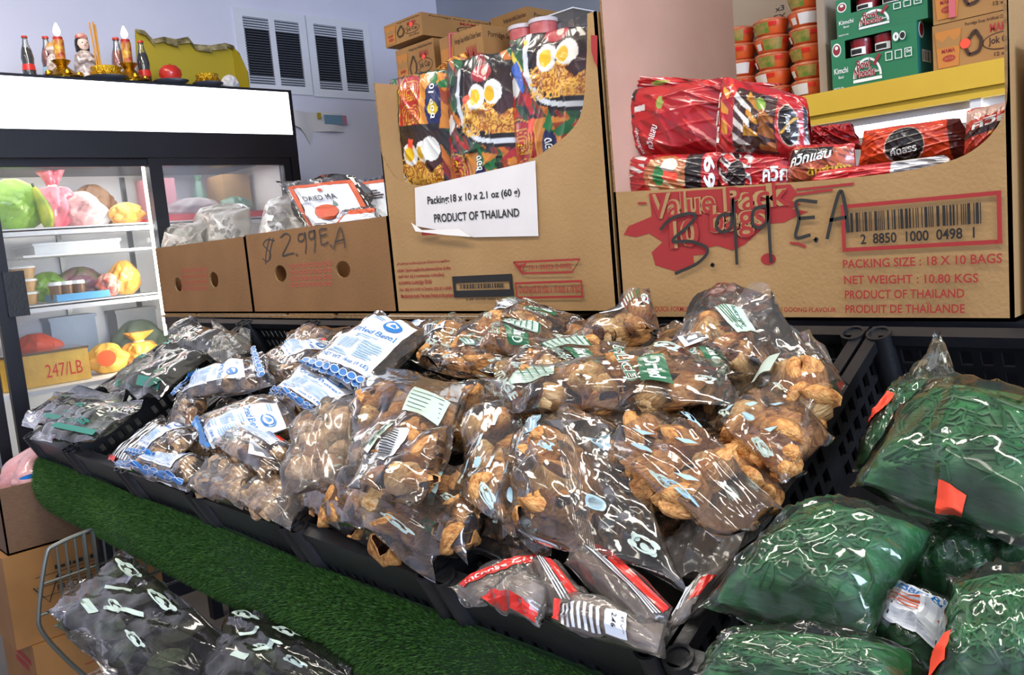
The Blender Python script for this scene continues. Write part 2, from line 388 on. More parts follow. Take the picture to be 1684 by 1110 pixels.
# ------------------------------------------------------------------ fridge
FX = -3.6; FT = 2.17; FY0, FY1 = .79, 2.197
t = FR = E('display_fridge', (FX - .36, (FY0 + FY1) / 2, 0), 'black two-door sliding glass fridge with a lit white header sign', 'fridge')
mb = MB()
mb.box((FX - .74, FY0, .0), (FX - .70, FY1, FT), 'black_metal').box((FX - .70, FY0, 0), (FX, FY0 + .04, FT), 'black_metal').box((FX - .70, FY1 - .04, 0), (FX, FY1, FT), 'black_metal')
mb.box((FX - .70, FY0 + .04, FT - .03), (FX, FY1 - .04, FT), 'black_metal').box((FX - .70, FY0 + .04, 1.86), (FX - .05, FY1 - .04, 1.90), 'black_metal').box((FX - .70, FY0 + .04, 0), (FX, FY1 - .04, .58), 'black_metal')
mb.build('cabinet', t)
MB().box((FX - .699, FY0 + .041, .58), (FX - .69, FY1 - .041, 1.86), 'white_enamel').box((FX - .69, FY0 + .041, .581), (FX - .1, FY0 + .05, 1.86), 'white_enamel').box((FX - .69, FY1 - .05, .581), (FX - .1, FY1 - .041, 1.86), 'white_enamel').box((FX - .69, FY0 + .05, .581), (FX - .06, FY1 - .05, .60), 'white_enamel').build('lining', t)
hd = MB().box((FX - .02, FY0, 1.962), (FX + .004, FY1, FT), 'black_metal').box((FX - .06, FY0, 1.86), (FX + .002, FY1, 1.962), 'black_metal').build('header', t)
MB().box((FX + .002, FY0 + .012, 1.966), (FX + .008, FY1 - .02, FT - .012), 'sign_glow').build('sign_panel', hd)
def sdoor(y0, y1, x, handle):
    z0, z1 = .6, 1.858; s = .055; sr = .035
    d = MB().panel([(y0, z0), (y1, z0), (y1, z1), (y0, z1)], [[(y0 + s, z0 + .06), (y0 + s, z1 - .03), (y1 - sr, z1 - .03), (y1 - sr, z0 + .06)]], .03,
                   lambda u, v, w: (x - w, u, v), 'black_metal').build('door', t)
    MB().box((x - .018, y0 + s - .005, z0 + .055), (x - .014, y1 - sr + .005, z1 - .025), 'glass_foggy' if handle == 0 else 'glass_pane').build('pane', d)
    if handle: MB().box((x, y0 + .03, 1.28), (x + .02, y0 + .048, 1.43), 'black_plastic').box((x + .018, y0 + .028, 1.27), (x + .024, y0 + .1, 1.44), 'black_plastic').build('handle', d)
sdoor(FY0 + .075, 1.53, FX - .03, 1); sdoor(1.49, FY1 - .045, FX - .003, 0)
MB().box((FX - .10, 1.497, .72), (FX - .08, 1.522, 1.83), 'strip_glow').build('light_strip', t)
SH = (1.605, 1.30, 1.0)
for z in (1.605, 1.30):
    mb = MB().box((FX - .66, FY0 + .06, z - .012), (FX - .17, FY1 - .06, z - .006), 'white_enamel').box((FX - .18, FY0 + .06, z - .03), (FX - .17, FY1 - .06, z), 'white_enamel')
    mb.build('shelf', t)
for y in (1.3, 1.62): MB().box((FX - .688, y, .62), (FX - .67, y + .02, 1.85), 'grey_metal').build('shelf_upright', t)
l = area('fridge_lamp', (FX - .11, 1.48, 1.3), (FX - .6, 1.1, 1.2), .04, 1.1, 6.5, (1, .95, .85))
l.rotation_euler = Euler((math.radians(90), 0, math.radians(110)))
area('fridge_lamp', (FX - .3, 1.45, 1.84), (FX - .3, 1.45, 0), .4, 1.2, 5.5, (1, .95, .88))

# ------------------------------------------------------------------ sloping stand, shelf, floor cartons come with the objects
t = E('produce_stand', (-1.6, 1.0, 0), 'dark sloping produce stand that carries the black crates', 'stand')
def sl3(x, v, h): return SO + np.array([x, 0, 0]) + SV * v + SN * h
mb = MB(); A = [sl3(x, v, h) for h in (-.165, -.185) for x, v in ((-3.0, 0.0), (.3, 0.0), (.3, .66), (-3.0, .66))]
mb.add(A, [(0, 1, 2, 3), (7, 6, 5, 4), (0, 4, 5, 1), (1, 5, 6, 2), (2, 6, 7, 3), (3, 7, 4, 0)], 'black_metal').build('sloped_deck', t)
for x in (-2.95, -1.3, .25):
    MB().box((x - .02, 1.30, 0), (x + .02, 1.34, .95), 'black_metal').build('leg', t); MB().box((x - .02, .88, 0), (x + .02, .92, .78), 'black_metal').build('leg', t)
t = E('rear_shelf', (-1.4, 1.7, 0), 'dark raised shelf behind the crates carrying the cardboard cartons', 'shelf')
MB().box((-3.3, 1.345, 1.185), (.4, 1.95, 1.218), 'black_metal').build('board', t)
MB().box((-3.28, 1.90, .05), (.38, 1.92, 1.184), 'black_metal').build('dark_backdrop', t)  # added dark sheet: hides the bright case so the crate lattice gaps stay dark
for x in (-3.25, -1.4, .35):
    for y in (1.37, 1.9): MB().box((x - .02, y - .02, 0), (x + .02, y + .02, 1.185), 'black_metal').build('leg', t)

# ------------------------------------------------------------------ yellow refrigerated case behind
YY = 2.3; YT = 1.4 + .314
t = E('yellow_case', (-1.4, YY + .4, 0), 'yellow chilled display case with a bright fluorescent tube under its canopy', 'display case')
YL = float(at(654, 150, 1, YY)[0])
MB().box((YL, YY, YT - .058), (.8, YY + .85, YT), 'yellow_paint').build('canopy', t)
MB().box((YL, YY + .012, YT - .082), (.8, YY + .05, YT - .058), 'yellow_paint').build('valance', t)
MB().box((YL, YY + .05, YT - .10), (.8, YY + .16, YT - .066), 'white_enamel').build('light_housing', t)
MB().tube([(YL + .1, YY + .075, YT - .112), (.7, YY + .075, YT - .112)], .018, 'tube_glow', 10).build('fluorescent_tube', t)
MB().box((YL, YY + .80, .0), (.8, YY + .85, YT - .058), 'white_enamel').box((YL, YY, 0), (YL + .04, YY + .8, YT - .058), 'yellow_paint').box((YL + .04, YY, 0), (.8, YY + .8, .75), 'black_metal').build('cabinet', t)
for k in range(6):
    x = YL + .05 + k * .72
    MB().box((x, YY + .02, .75), (x + .025, YY + .04, YT - .082), 'white_enamel').build('post', t)
mat('dark_pack', '#26332c', .5, c2='#10151b', nscale=8)
MB().box((YL + .04, YY + .45, 1.35), (.8, YY + .8, 1.37), 'white_enamel').build('shelf', t)

# ================================================================== cartons on the rear shelf
BZ = 1.232
def rpx(p0, p1, Y):
    a, b = at(*p0, 1, Y), at(*p1, 1, Y); return (min(a[0], b[0]), min(a[2], b[2]), max(a[0], b[0]), max(a[2], b[2]))
def oval(cx, cy, rx, ry, n=20): return [(cx + rx * math.cos(a), cy + ry * math.sin(a)) for a in np.linspace(0, 2 * math.pi, n, endpoint=False)]
def open_carton(name, label, x0, x1, y0, y1, z0, z1, m, front=None, holes=(), heights=None, th=.005, inner=None, cat='carton', group=None):
    hl, hr, hb = heights or (z1, z1, z1)
    t = E(name, ((x0 + x1) / 2, (y0 + y1) / 2, z0), label, cat, group)
    fo = front or [(x0, z0), (x1, z0), (x1, z1), (x0, z1)]
    MB().panel(fo, holes, th, lambda u, v, w: (u, y0 + w, v), m, 'card_edge').build('front_panel', t)
    MB().panel([(y0, z0), (y1, z0), (y1, hl), (y0, hl)], [], th, lambda u, v, w: (x0 + th - w, u, v), inner or m, 'card_edge').build('side_panel', t)
    MB().panel([(y0, z0), (y1, z0), (y1, hr), (y0, hr)], [], th, lambda u, v, w: (x1 - w, u, v), m, 'card_edge').build('side_panel', t)
    MB().panel([(x0, z0), (x1, z0), (x1, hb), (x0, hb)], [], th, lambda u, v, w: (u, y1 - th + w, v), m, 'card_edge').build('back_panel', t)
    MB().box((x0, y0, z0), (x1, y1, z0 + th), m).build('bottom_panel', t)
    return t
BY = 1.33
# flattened cardboard under the cartons
for i, (xa, xb, m, lab) in enumerate([(-3.25, -2.98, 'card', 'flattened brown cardboard strip under the left end of the small fruit carton'),
      (-2.97, -2.35, 'white_board', 'long white cardboard strip lying under the two fruit cartons'), (-2.34, -2.08, 'card', 'folded brown cardboard scrap under the priced fruit carton'),
      (-2.07, -1.84, 'card_dark', 'darker brown cardboard scrap under the priced fruit carton'), (-1.83, -1.2, 'white_board', 'white cardboard strip lying under the noodle carton with the paper sign')]):
    t = E('cardboard_sheet', ((xa + xb) / 2, 1.5, 1.218), lab, 'cardboard', 'flattened cardboard on the rear shelf')
    MB().panel([(xa, 1.315 + .01 * (i % 2)), (xb, 1.318), (xb, 1.75), (xa, 1.75)], [], .007, lambda u, v, w: (u, v, 1.2185 + w), m, 'card_edge').build('upper_ply', t)
    MB().panel([(xa + .01, 1.325), (xb - .01, 1.32), (xb - .02, 1.74), (xa + .01, 1.74)], [], .004, lambda u, v, w: (u, v, 1.2265 + w), 'card_edge', 'card_edge').build('lower_ply', t)

# small fruit carton, left
def px_holes(lst, Y):
    out = []
    for (x, y, rx, ry) in lst:
        c = zy(x, y, Y); e = zy(x + rx, y, Y); f = zy(x, y - ry, Y); out.append(list(reversed(oval(c[0], c[1], abs(e[0] - c[0]), abs(f[1] - c[1])))))
    return out
def vent_print(D, x0, z0, x1, z1, rows, cols, m):
    for r in range(rows):
        for c in range(cols):
            cx = x0 + (x1 - x0) * (c + .5) / cols + (rows - r) * -.004; cz = z0 + (z1 - z0) * (r + .5) / rows
            D.ring(cx, cz, (x1 - x0) / cols * .42, (z1 - z0) / rows * .38, .0045, m, 10); D.o -= D.step
mat('red_stamp', '#a5503c', .8)
xL, xM, xR = -3.262, -2.552, -1.79
FRU = open_carton('fruit_carton', 'plain brown fruit carton at the left end with clear bags inside', xL, xM - .006, BY, 1.70, BZ, 1.478, 'card_brown', holes=px_holes([(293, 468, 6, 12), (352, 460, 7, 13)], BY), group='fruit cartons')
D = Deco(yface(BY)); r = rpx((302, 480), (342, 437), BY); vent_print(D, *r, 4, 9, 'red_stamp'); D.build('stamped_print', FRU)
FR2 = open_carton('fruit_carton', 'brown fruit carton with a handwritten $2.99 price on its front', xM, xR, BY, 1.70, BZ, 1.482, 'card_brown', holes=px_holes([(461, 450, 10, 14), (564, 443, 12, 14)], BY), group='fruit cartons')
D = Deco(yface(BY)); r = rpx((482, 474), (548, 427), BY); vent_print(D, *r, 4, 9, 'red_stamp')
S = [[(452, 396), (440, 394), (433, 402), (440, 410), (446, 420), (440, 430), (432, 425)], [(444, 390), (438, 415), (437, 435)], [(450, 391), (445, 410), (443, 428)],
     [(461, 391), (470, 384), (478, 390), (472, 405), (465, 420), (475, 418), (484, 416)], [(487, 417), (489, 420), (490, 418)],
     [(500, 384), (492, 386), (492, 396), (500, 394), (502, 382), (504, 400), (503, 417)], [(517, 379), (509, 382), (510, 392), (517, 390), (518, 378), (519, 398), (518, 415)],
     [(538, 376), (527, 378), (528, 390), (530, 402), (541, 398)], [(528, 388), (539, 385)], [(544, 402), (546, 405), (547, 403)],
     [(550, 410), (555, 390), (561, 374), (566, 390), (569, 408)], [(552, 398), (568, 393)]]
for s in S: D.line([zy(*q, BY) for q in arc(s)], .0042, 'ink_marker')
D.build('handwriting', FR2)

# tall noodle carton with a scooped front and a paper sign
MX0, MX1 = -1.788, -1.066; MT = 1.812
cut = [zy(*q, BY) for q in arc([(966, 24), (964, 106), (953, 194), (903, 244), (842, 275), (741, 300), (676, 304), (650, 292), (634, 268), (626, 249)], 4)]
cut = [(min(x, MX1 - .01), z) for x, z in cut]
fo = [(MX0, BZ), (MX1, BZ), (MX1, MT)] + [(cut[0][0], MT)] + cut[1:-1] + [(MX0, cut[-1][1])]
MAMA = open_carton('noodle_carton', 'tall tan noodle carton with scooped front and white packing sign', MX0, MX1, BY, 1.74, BZ, MT, 'card', front=fo, heights=(MT, MT, 1.70))
D = Deco(yface(BY))
def T(D, s, p0, p1, Y, m, bold=.012): r = rpx(p0, p1, Y); D.text(s, *r, m, bold)
for s, p0, p1 in [('สำนักงานใหญ่และโรงงานผลิต', (653, 437), (739, 426)), ('บริษัท โรงงานผลิตภัณฑ์อาหารไทย จำกัด', (654, 448), (741, 437)), ('เลขที่ 42/1 หมู่ 2 ถ.เพชรเกษม ต.อ้อมใหญ่', (656, 459), (730, 448)),
                  ('อ.สามพราน จ.นครปฐม 73160', (657, 470), (710, 459)), ('โทร. (02) 811-5101-6 โทรสาร (02) 811-4585', (658, 480), (743, 470)), ('Manufactured goods / Net items Printed on the package', (661, 492), (746, 481))]:
    T(D, s, p0, p1, BY, 'ink_red', .02)
D.piece('barcode_print'); x0, z0, x1, z1 = rpx((748, 489), (843, 450), BY); D.frame(x0, z0, x1, z1, .010, 'ink_black', .016); D.barcode(x0 + .025, z0 + .02, x1 - .025, z1 - .02, 'ink_black', 3, 26)
T(D, '2 88 50100 00011 2', (768, 494), (828, 489), BY, 'ink_black')
D.piece('weight_print'); x0, z0, x1, z1 = rpx((851, 491), (959, 460), BY); D.frame(x0, z0, x1, z1, .0045, 'ink_red'); T(D, 'น้ำหนักสุทธิ 55 กรัม x 10 ซอง x 18 ชุด', (857, 486), (955, 465), BY, 'ink_red', .025)
D.piece('licence_mark'); hx = [zy(*q, BY) for q in ((847, 431), (956, 426), (943, 447), (861, 449))]
D.line(hx + [hx[0]], .004, 'ink_red'); T(D, '73-1-30323-2-0002', (872, 444), (942, 432), BY, 'ink_red', .015)
D.line([zy(*q, BY) for q in ((852, 433), (861, 448), (868, 430))], .004, 'ink_red'); D.line([zy(*q, BY) for q in ((858, 436), (859, 445))], .004, 'ink_red'); D.line([zy(*q, BY) for q in ((854, 437), (866, 435))], .004, 'ink_red')
D.piece('red_band'); D.line([zy(*q, BY) for q in ((697, 384), (722, 383))], .008, 'ink_red')
D.piece('red_emblem'); D.poly([zy(*q, BY) for q in ((975, 58), (986, 59), (986, 112), (980, 100), (976, 85))], 'ink_red')
D.build('printed_text', MAMA)
D = Deco(xface(MX1))
for k, s in enumerate(('Head Office', 'THAILAND', '42/1 Moo 2', 'Sampran', 'Tel. 0', 'Website', 'Product')):
    zz = at(1000, 412 + k * 12.6, 1, BY)[2]; D.text(s, 1.345, zz - .018, 1.345 + .02 * len(s), zz, 'ink_red', .012)
D.build('side_text', MAMA)
# the white paper sign (a sheet glued on, lower edge lifting)
t = E('paper_sign', at(790, 330, 1, BY - .004), 'white paper sign reading PRODUCT OF THAILAND glued to the noodle carton', 'sign')
pts = [(684, 309), (882, 264), (887, 388), (782, 390), (740, 381), (686, 372)]
Ps = [zy(*q, BY) for q in pts]; cfx = lambda u, v, w: (u, BY - .003 - w, v)
MB().panel(list(reversed(Ps)), [], .0008, cfx, 'paper').build('sheet', t)
fl = [zy(*q, BY) for q in ((683, 366), (700, 378), (760, 376), (780, 389), (740, 386), (690, 380))]
MB().panel(list(reversed(fl)), [], .0008, lambda u, v, w: (u, BY - .012 - w, v), 'white_board').build('curled_edge', t)
D = Deco(plane_map((0, BY - .0045, 0), (1, 0, 0), (0, 0, 1), (0, -1, 0)))
def TQ(D, s, q, Y, m, bold=.015): D.text(s, 0, 0, 0, 0, m, bold, [zy(*p, Y) for p in q])
D2 = Deco(lambda P, off: np.stack([P[:, 0], P[:, 0] * 0 + BY - .0042 - off, P[:, 1]], 1))
TQ(D2, 'Packing:18 x 10 x 2.1 oz (60 g)', ((706, 340), (858, 324), (857, 309), (705, 323)), BY, 'ink_black', .02)
TQ(D2, 'PRODUCT OF THAILAND', ((717, 366), (857, 356), (856, 342), (716, 352)), BY, 'ink_black', .015)
D2.build('printed_text', t)

# value pack carton
VY = 1.335; VX0, VX1 = -1.058, -.365; VT = 1.97
cut = [zy(*q, VY) for q in arc([(1657, 70), (1656, 165), (1640, 208), (1610, 240), (1570, 262), (1500, 279), (1420, 290), (1300, 300), (1150, 309), (1009, 316)], 3)]
BZ = 1.2195
fo = [(VX0, BZ), (VX1, BZ), (VX1, VT), (cut[0][0], VT)] + cut[:-1] + [(VX0, cut[-1][1])]
VAL = open_carton('noodle_carton', 'wide tan noodle carton with red splash print and handwritten 3.99 price', VX0, VX1, VY, 1.81, BZ, VT, 'card', front=fo, heights=(VT, VT, 1.42), inner='card_pink')
D = Deco(yface(VY)); ZP = lambda L: [zy(*q, VY) for q in L]
splash = [(1068, 318), (1300, 303), (1312, 318), (1302, 330), (1318, 336), (1300, 343), (1330, 348), (1305, 358), (1290, 366), (1262, 368), (1250, 380), (1225, 402), (1205, 412), (1180, 404), (1160, 408), (1165, 418), (1140, 420), (1142, 436), (1110, 446), (1078, 436), (1072, 415), (1090, 398), (1068, 384), (1046, 390), (1026, 386), (1034, 372), (1072, 356)]
D.piece('splash_print'); D.poly(list(reversed(ZP(splash))), 'ink_red'); D.ell(*zy(1264, 426, VY), .014, .010, 'ink_red')
for q in (((1310, 312), (1350, 308), (1405, 302)), ((1308, 320), (1345, 315), (1370, 312)), ((1300, 399), (1315, 401), (1326, 406)), ((1050, 334), (1064, 334))): D.line(ZP(q), .004, 'ink_red')
def outl(s, q, bold):
    TQ(D, s, q, VY, 'card', bold + .06); TQ(D, s, q, VY, 'ink_red', bold)
outl('Value Pack', ((1070, 362), (1300, 338), (1297, 298), (1068, 320)), .008)
outl('10', ((1104, 410), (1152, 404), (1149, 357), (1101, 364)), .008); outl('bags', ((1170, 396), (1262, 387), (1260, 330), (1168, 338)), .008)
x0, z0, x1, z1 = rpx((1387, 405), (1649, 325), VY)
bq = [(1384, 337), (1648, 313), (1651, 399), (1389, 415)]; b3 = ZP(bq); zt = (b3[0][1] + b3[1][1]) / 2; zb = (b3[2][1] + b3[3][1]) / 2; xl, xr = b3[0][0], b3[1][0]
D.piece('barcode_print'); D.frame(xl, zb, xr, zt, .006, 'ink_red'); D.barcode(xl + .015, zb + .03, xr - .022, zt - .014, 'ink_black', 11, 40)
D.text('2  8850  1000  0498  1', xl + .03, zb + .010, xr - .035, zb + .026, 'ink_black', .02)
D.piece('packing_print')
for s, q in [('PACKING SIZE : 18 X 10 BAGS', ((1389, 441), (1650, 432), (1650, 416), (1388, 427))), ('NET WEIGHT : 10.80 KGS', ((1391, 467), (1611, 464), (1611, 449), (1390, 453))),
             ('PRODUCT OF THAILAND', ((1392, 491), (1588, 489), (1588, 474), (1392, 477))), ('PRODUIT DE THAÏLANDE', ((1393, 514), (1589, 514), (1589, 496), (1393, 498))),
             ('QUICK FORMULA INSTANT NOODLES TOM YUM MUN GOONG FLAVOUR', ((1080, 513), (1378, 514), (1378, 505), (1080, 503)))]: TQ(D, s, q, VY, 'ink_red', .014)
D.piece('red_emblem'); D.poly(list(reversed(ZP([(1025, 490), (1073, 489), (1071, 500), (1060, 512), (1040, 512), (1028, 502)]))), 'ink_red'); TQ(D, 'WAI', ((1036, 502), (1064, 501), (1064, 490), (1036, 491)), VY, 'card', .03); TQ(D, 'W', ((1042, 511), (1058, 511), (1058, 503), (1042, 503)), VY, 'card', .03)
D.build('printed_text', VAL)
D = Deco(yface(VY), off=.0042)
H = [[(1088, 378), (1105, 360), (1135, 351), (1146, 356), (1130, 375), (1108, 396), (1140, 397), (1166, 410), (1150, 432), (1112, 450)], [(1171, 434), (1174, 437), (1175, 435), (1172, 434)],
     [(1205, 352), (1186, 355), (1180, 372), (1190, 381), (1204, 372), (1207, 326), (1211, 380), (1214, 435)], [(1262, 338), (1242, 345), (1240, 368), (1252, 374), (1264, 360), (1264, 322), (1267, 380), (1270, 432)],
     [(1346, 332), (1312, 331), (1316, 360), (1311, 390), (1335, 386)], [(1316, 359), (1342, 357)], [(1341, 392), (1344, 396), (1345, 393), (1342, 392)],
     [(1362, 393), (1372, 350), (1384, 314), (1392, 340), (1397, 382)], [(1366, 362), (1394, 357)]]
for s in H: D.line(ZP(arc(s)), .0058, 'ink_marker'); D.o -= D.step
D.build('handwriting', VAL)
# neighbour carton just cut by the right edge of the picture
nb = open_carton('plain_carton', 'plain brown carton cut off by the right edge of the picture', -.345, .2, 1.36, 1.8, BZ - .0005, 1.60, 'card')

# ================================================================== stock on top of the yellow case
def carton(name, label, x0, x1, y0, y1, z0, z1, m, cat='carton', group=None):
    t = E(name, ((x0 + x1) / 2, (y0 + y1) / 2, z0), label, cat, group)
    MB().box((x0, y0, z0), (x1, y1, z1), m).build('body', t)
    MB().box((x0 - .0005, (y0 + y1) / 2 - .02, z1), (x1 + .0005, (y0 + y1) / 2 + .02, z1 + .0008), 'card_edge').build('tape', t)
    return t
mat('card_jok', '#a87c45', .75, c2='#9c7140', nscale=6); mat('jok_brown', '#3c2418', .7); mat('jok_red', '#a3352d', .7); mat('jok_orange', '#c07c35', .7)
def jok_print(t, x0, x1, y0, y1, z0, z1, big=False):
    D = Deco(yface(y0)); w, h = x1 - x0, z1 - z0; U = lambda a: x0 + a * w; W = lambda b: z0 + b * h
    D.text('Porridge Soup Artificial Chicken Flavour', U(.36), W(.84), U(.97), W(.93), 'jok_brown', .01)
    D.text('MAMA', U(.62), W(.62), U(.86), W(.79), 'jok_red', .03)
    D.ell(U(.74), W(.42), .20 * w, .18 * h, 'jok_brown'); D.ell(U(.74), W(.42), .19 * w, .155 * h, 'card_jok'); D.text('Jok Cup', U(.60), W(.33), U(.88), W(.52), 'jok_brown', .03)
    D.text('12 x 45 g', U(.66), W(.10), U(.90), W(.20), 'jok_brown', .015)
    D.piece('cup_picture'); D.poly([(U(.06), W(.08)), (U(.28), W(.08)), (U(.32), W(.85)), (U(.03), W(.85))], 'jok_orange'); D.poly([(U(.05), W(.5)), (U(.30), W(.5)), (U(.31), W(.72)), (U(.24), W(.62)), (U(.18), W(.74)), (U(.11), W(.62)), (U(.04), W(.72))], 'card_jok')
    D.text('MAMA', U(.10), W(.38), U(.25), W(.47), 'jok_red', .03); D.ell(U(.18), W(.26), .07 * w, .07 * h, 'jok_red'); D.text('Jok Cup', U(.13), W(.23), U(.23), W(.29), 'card_jok', .02)
    D.piece('hen_picture'); D.line([(U(a), W(b)) for a, b in arc([(.40, .25), (.36, .45), (.42, .62), (.47, .72), (.50, .62), (.53, .5), (.50, .3), (.40, .25)])], .008 if big else .006, 'jok_brown')
    D.ell(U(.36), W(.50), .012, .012, 'sticker') if big else D.ell(U(.74), W(.62), .012, .010, 'sticker')
    D.build('printed_front', t)
    D = Deco(xface(x1)); d = y1 - y0
    D.text('Porridge Soup Artificial', y0 + .1 * d, W(.84), y0 + .9 * d, W(.93), 'jok_brown', .01); D.ell(y0 + .65 * d, W(.42), .2 * d, .2 * h, 'jok_brown'); D.ell(y0 + .65 * d, W(.42), .18 * d, .17 * h, 'card_jok')
    D.text('Jok', y0 + .55 * d, W(.33), y0 + .75 * d, W(.52), 'jok_brown', .03); D.text('MAMA', y0 + .5 * d, W(.66), y0 + .8 * d, W(.78), 'jok_red', .03); D.build('printed_side', t)
def jok(label, q, Y, dep, z0=None, big=False):
    (tl, tr, bl) = q; a, b, c = at(*tl, 1, Y), at(*tr, 1, Y), at(*bl, 1, Y); z1 = (a[2] + b[2]) / 2; zb = c[2] if z0 is None else z0
    t = carton('porridge_carton', label, a[0], b[0], Y, Y + dep, zb, z1, 'card_jok', 'carton', 'porridge cup cartons'); jok_print(t, a[0], b[0], Y, Y + dep, zb, z1, big); return t, a, b, zb, z1
JB = at(697, 66, 1, 2.36)[2]
b1, a_, b_, zb1, zt1 = jok('topmost brown porridge carton of the left stack, with a white sticker', ((631, 41), (692, 22), (636, 78)), 2.36, .42, at(636, 79, 1, 2.36)[2])
D = Deco(xface(b_[0])); yy = 2.36 + .34; D.rect(yy, zt1 - .07, yy + .07, zt1 - .02, 'label_white'); D.build('sticker', b1)
b2, a_, b_, zb2, zt2 = jok('brown porridge carton under the topmost one in the left stack', ((650, 82), (712, 64), (655, 112)), 2.38, .4, zb1 - .185)
# its top must meet the box above
b3, a_, b_, zb3, zt3 = jok('brown porridge carton tied with pink strap, in front of the others', ((722, 62), (792, 42), (0, 0)), 2.33, .3, YT + .19)
for (x, y0_, z) in ((a_[0] + .05, 2.33, 0),): MB().tube([(x - .01, 2.325, zb3), (x + .02, 2.325, zt3 + .003), (x + .2, 2.6, zt3 + .012), (b_[0] + .006, 2.66, zt3 - .03), (b_[0] + .006, 2.6, zb3 + .02)], .006, 'pink_strap', 6).build('strap', b3)
b4, a4, b4_, zb4, zt4 = jok('brown porridge carton at the back right of the stacks, beside red cups', ((806, 30), (866, 12), (0, 0)), 2.74, .42, YT + .36)
# hidden supports of the stacks
carton('porridge_carton', 'brown porridge carton supporting the back right one', a4[0], b4_[0], 2.74, 3.1, YT + .001, YT + .358, 'card_jok', 'carton', 'porridge cup cartons')
x = at(660, 90, 1, 2.38)[0]
t = carton('porridge_carton', 'brown porridge carton at the base of the left stack', x, x + .22, 2.38, 2.7, YT + .001, zb2 - .001, 'card_jok', 'carton', 'porridge cup cartons')
t = carton('porridge_carton', 'brown porridge carton below the strapped one', at(722, 62, 1, 2.33)[0], at(792, 42, 1, 2.33)[0], 2.33, 2.63, YT + .001, YT + .189, 'card_jok', 'carton', 'porridge cup cartons')
# red cups behind the noodle carton
mat('cup_red', '#b8343a', .4, c2='#d87a74', nscale=14, coat=.5); mat('cup_rim', '#d8cfd2', .4)
for i, (xx, yt, yb, lab) in enumerate([(862, 44, 70, 'shorter red cup with pale rim standing behind the noodle carton'), (895, 33, 60, 'taller red cup under plastic wrap behind the noodle carton')]):
    P = at(xx, yb, 1, 2.3 + .12); Q = at(xx, yt, 1, 2.42); R_ = abs(at(xx + 18, yb, 1, 2.42)[0] - P[0]); zb = YT
    t = E('noodle_cup', (P[0], P[1], zb), lab, 'cup', 'red cups'); MB().lathe([(R_ * .75, zb), (R_ * .95, Q[2] - .02), (R_ * .95, Q[2] - .012)], (P[0], P[1], 0), 'cup_red', 24).build('body', t, True)
    MB().lathe([(R_ * 1.03, Q[2] - .012), (R_ * 1.03, Q[2]), (R_ * .98, Q[2] + .003)], (P[0], P[1], 0), 'cup_rim', 24).build('lid', t, True)
P = at(935, 45, 1, 2.5)
t = E('plastic_tub', (P[0], P[1], YT), 'clear plastic tub beside the red cups behind the noodle carton', 'tub')
MB().box((P[0] - .07, P[1] - .05, YT), (P[0] + .07, P[1] + .06, at(935, 24, 1, 2.5)[2]), 'film_milky').build('wall', t)
MB().box((P[0] - .075, P[1] - .055, at(935, 24, 1, 2.5)[2]), (P[0] + .075, P[1] + .065, at(935, 22, 1, 2.5)[2]), 'plastic_white').build('lid', t)

# noodle bowls in shrink wrap, stacked in a tray carton
mat('bowl_orange', '#c24a1c', .4, c2='#d8632a', nscale=6, coat=.5); mat('bowl_photo', '#a98a4a', .4, c2='#5d7a2c', nscale=60, coat=.5); mat('bowl_lid', '#b0482c', .4, c2='#c98a60', nscale=30, coat=.5); mat('bowl_white', '#d9d5cf', .4)
ck = 0
def bowl(x, y, z, r, h, label, rz, m='bowl_orange'):
    t = E('noodle_bowl', (x, y, z), label, 'bowl', 'stacked noodle bowls')
    MB().lathe([(r * .72, z + .001), (r * .80, z + h * .1), (r * .96, z + h * .62), (r * .99, z + h * .8)], (x, y, 0), m, 24).build('cup', t, True)
    MB().lathe([(r, z + h * .8), (r * 1.02, z + h * .84), (r, z + h * .9), (r * .9, z + h * .985)], (x, y, 0), 'bowl_lid', 24).build('lid', t, True)
    D = Deco(lambda P, off: np.stack([x + (r * (.80 + .2 * P[:, 1]) + .002 + off) * np.cos(P[:, 0] + rz), y + (r * (.80 + .2 * P[:, 1]) + .002 + off) * np.sin(P[:, 0] + rz), z + h * (.1 + .65 * P[:, 1])], 1))
    D.grid([(-2.1, .02), (-1.0, .02), (-1.0, .98), (-2.1, .98)], 'bowl_white' if (ck % 4 == 3) else 'bowl_photo', 6, 1); D.grid([(-1.0, .62), (-.55, .62), (-.55, .95), (-1.0, .95)], 'label_red', 3, 1); D.grid([(-2.6, .1), (-2.25, .1), (-2.25, .7), (-2.6, .7)], 'bowl_white', 2, 1)
    D.build('label', t)
BYY = 2.44
cols = [(1217, 5, 'column against the tall cardboard flap'), (1272, 5, 'middle column'), (1331, 6, 'column beside the green noodle boxes')]
xs = [at(c[0], 110, 1, BYY)[0] for c in cols]; R0 = (xs[2] - xs[1]) * .47
ordn = ['lowest', 'second from bottom', 'third from bottom', 'fourth from bottom', 'fifth from bottom', 'sixth from bottom']
for ci, (c, n, nm) in enumerate(cols):
    for k in range(n):
        ck += 1; hh = .0475
        bowl(xs[ci], BYY + .0, YT + .012 + k * (hh + .0012), R0, hh, 'orange noodle bowl, %s in the %s' % (ordn[k], nm), .25 * ((k * 7 + ci * 3) % 5 - 2), 'bowl_orange')
t = E('tray_carton', (xs[1], BYY, YT), 'open cardboard tray holding the stacked noodle bowls', 'tray')
mat('card_grey', '#9a8a76', .8)
xr = xs[2] + R0 + .006
MB().box((xs[0] - R0 - .01, BYY - R0 - .01, YT + .001), (xr, BYY + R0 + .02, YT + .008), 'card_grey').build('base', t)
MB().box((xr, BYY - R0 - .01, YT + .001), (xr + .022, BYY + R0 + .02, YT + .36), 'card_grey').build('end_panel', t)
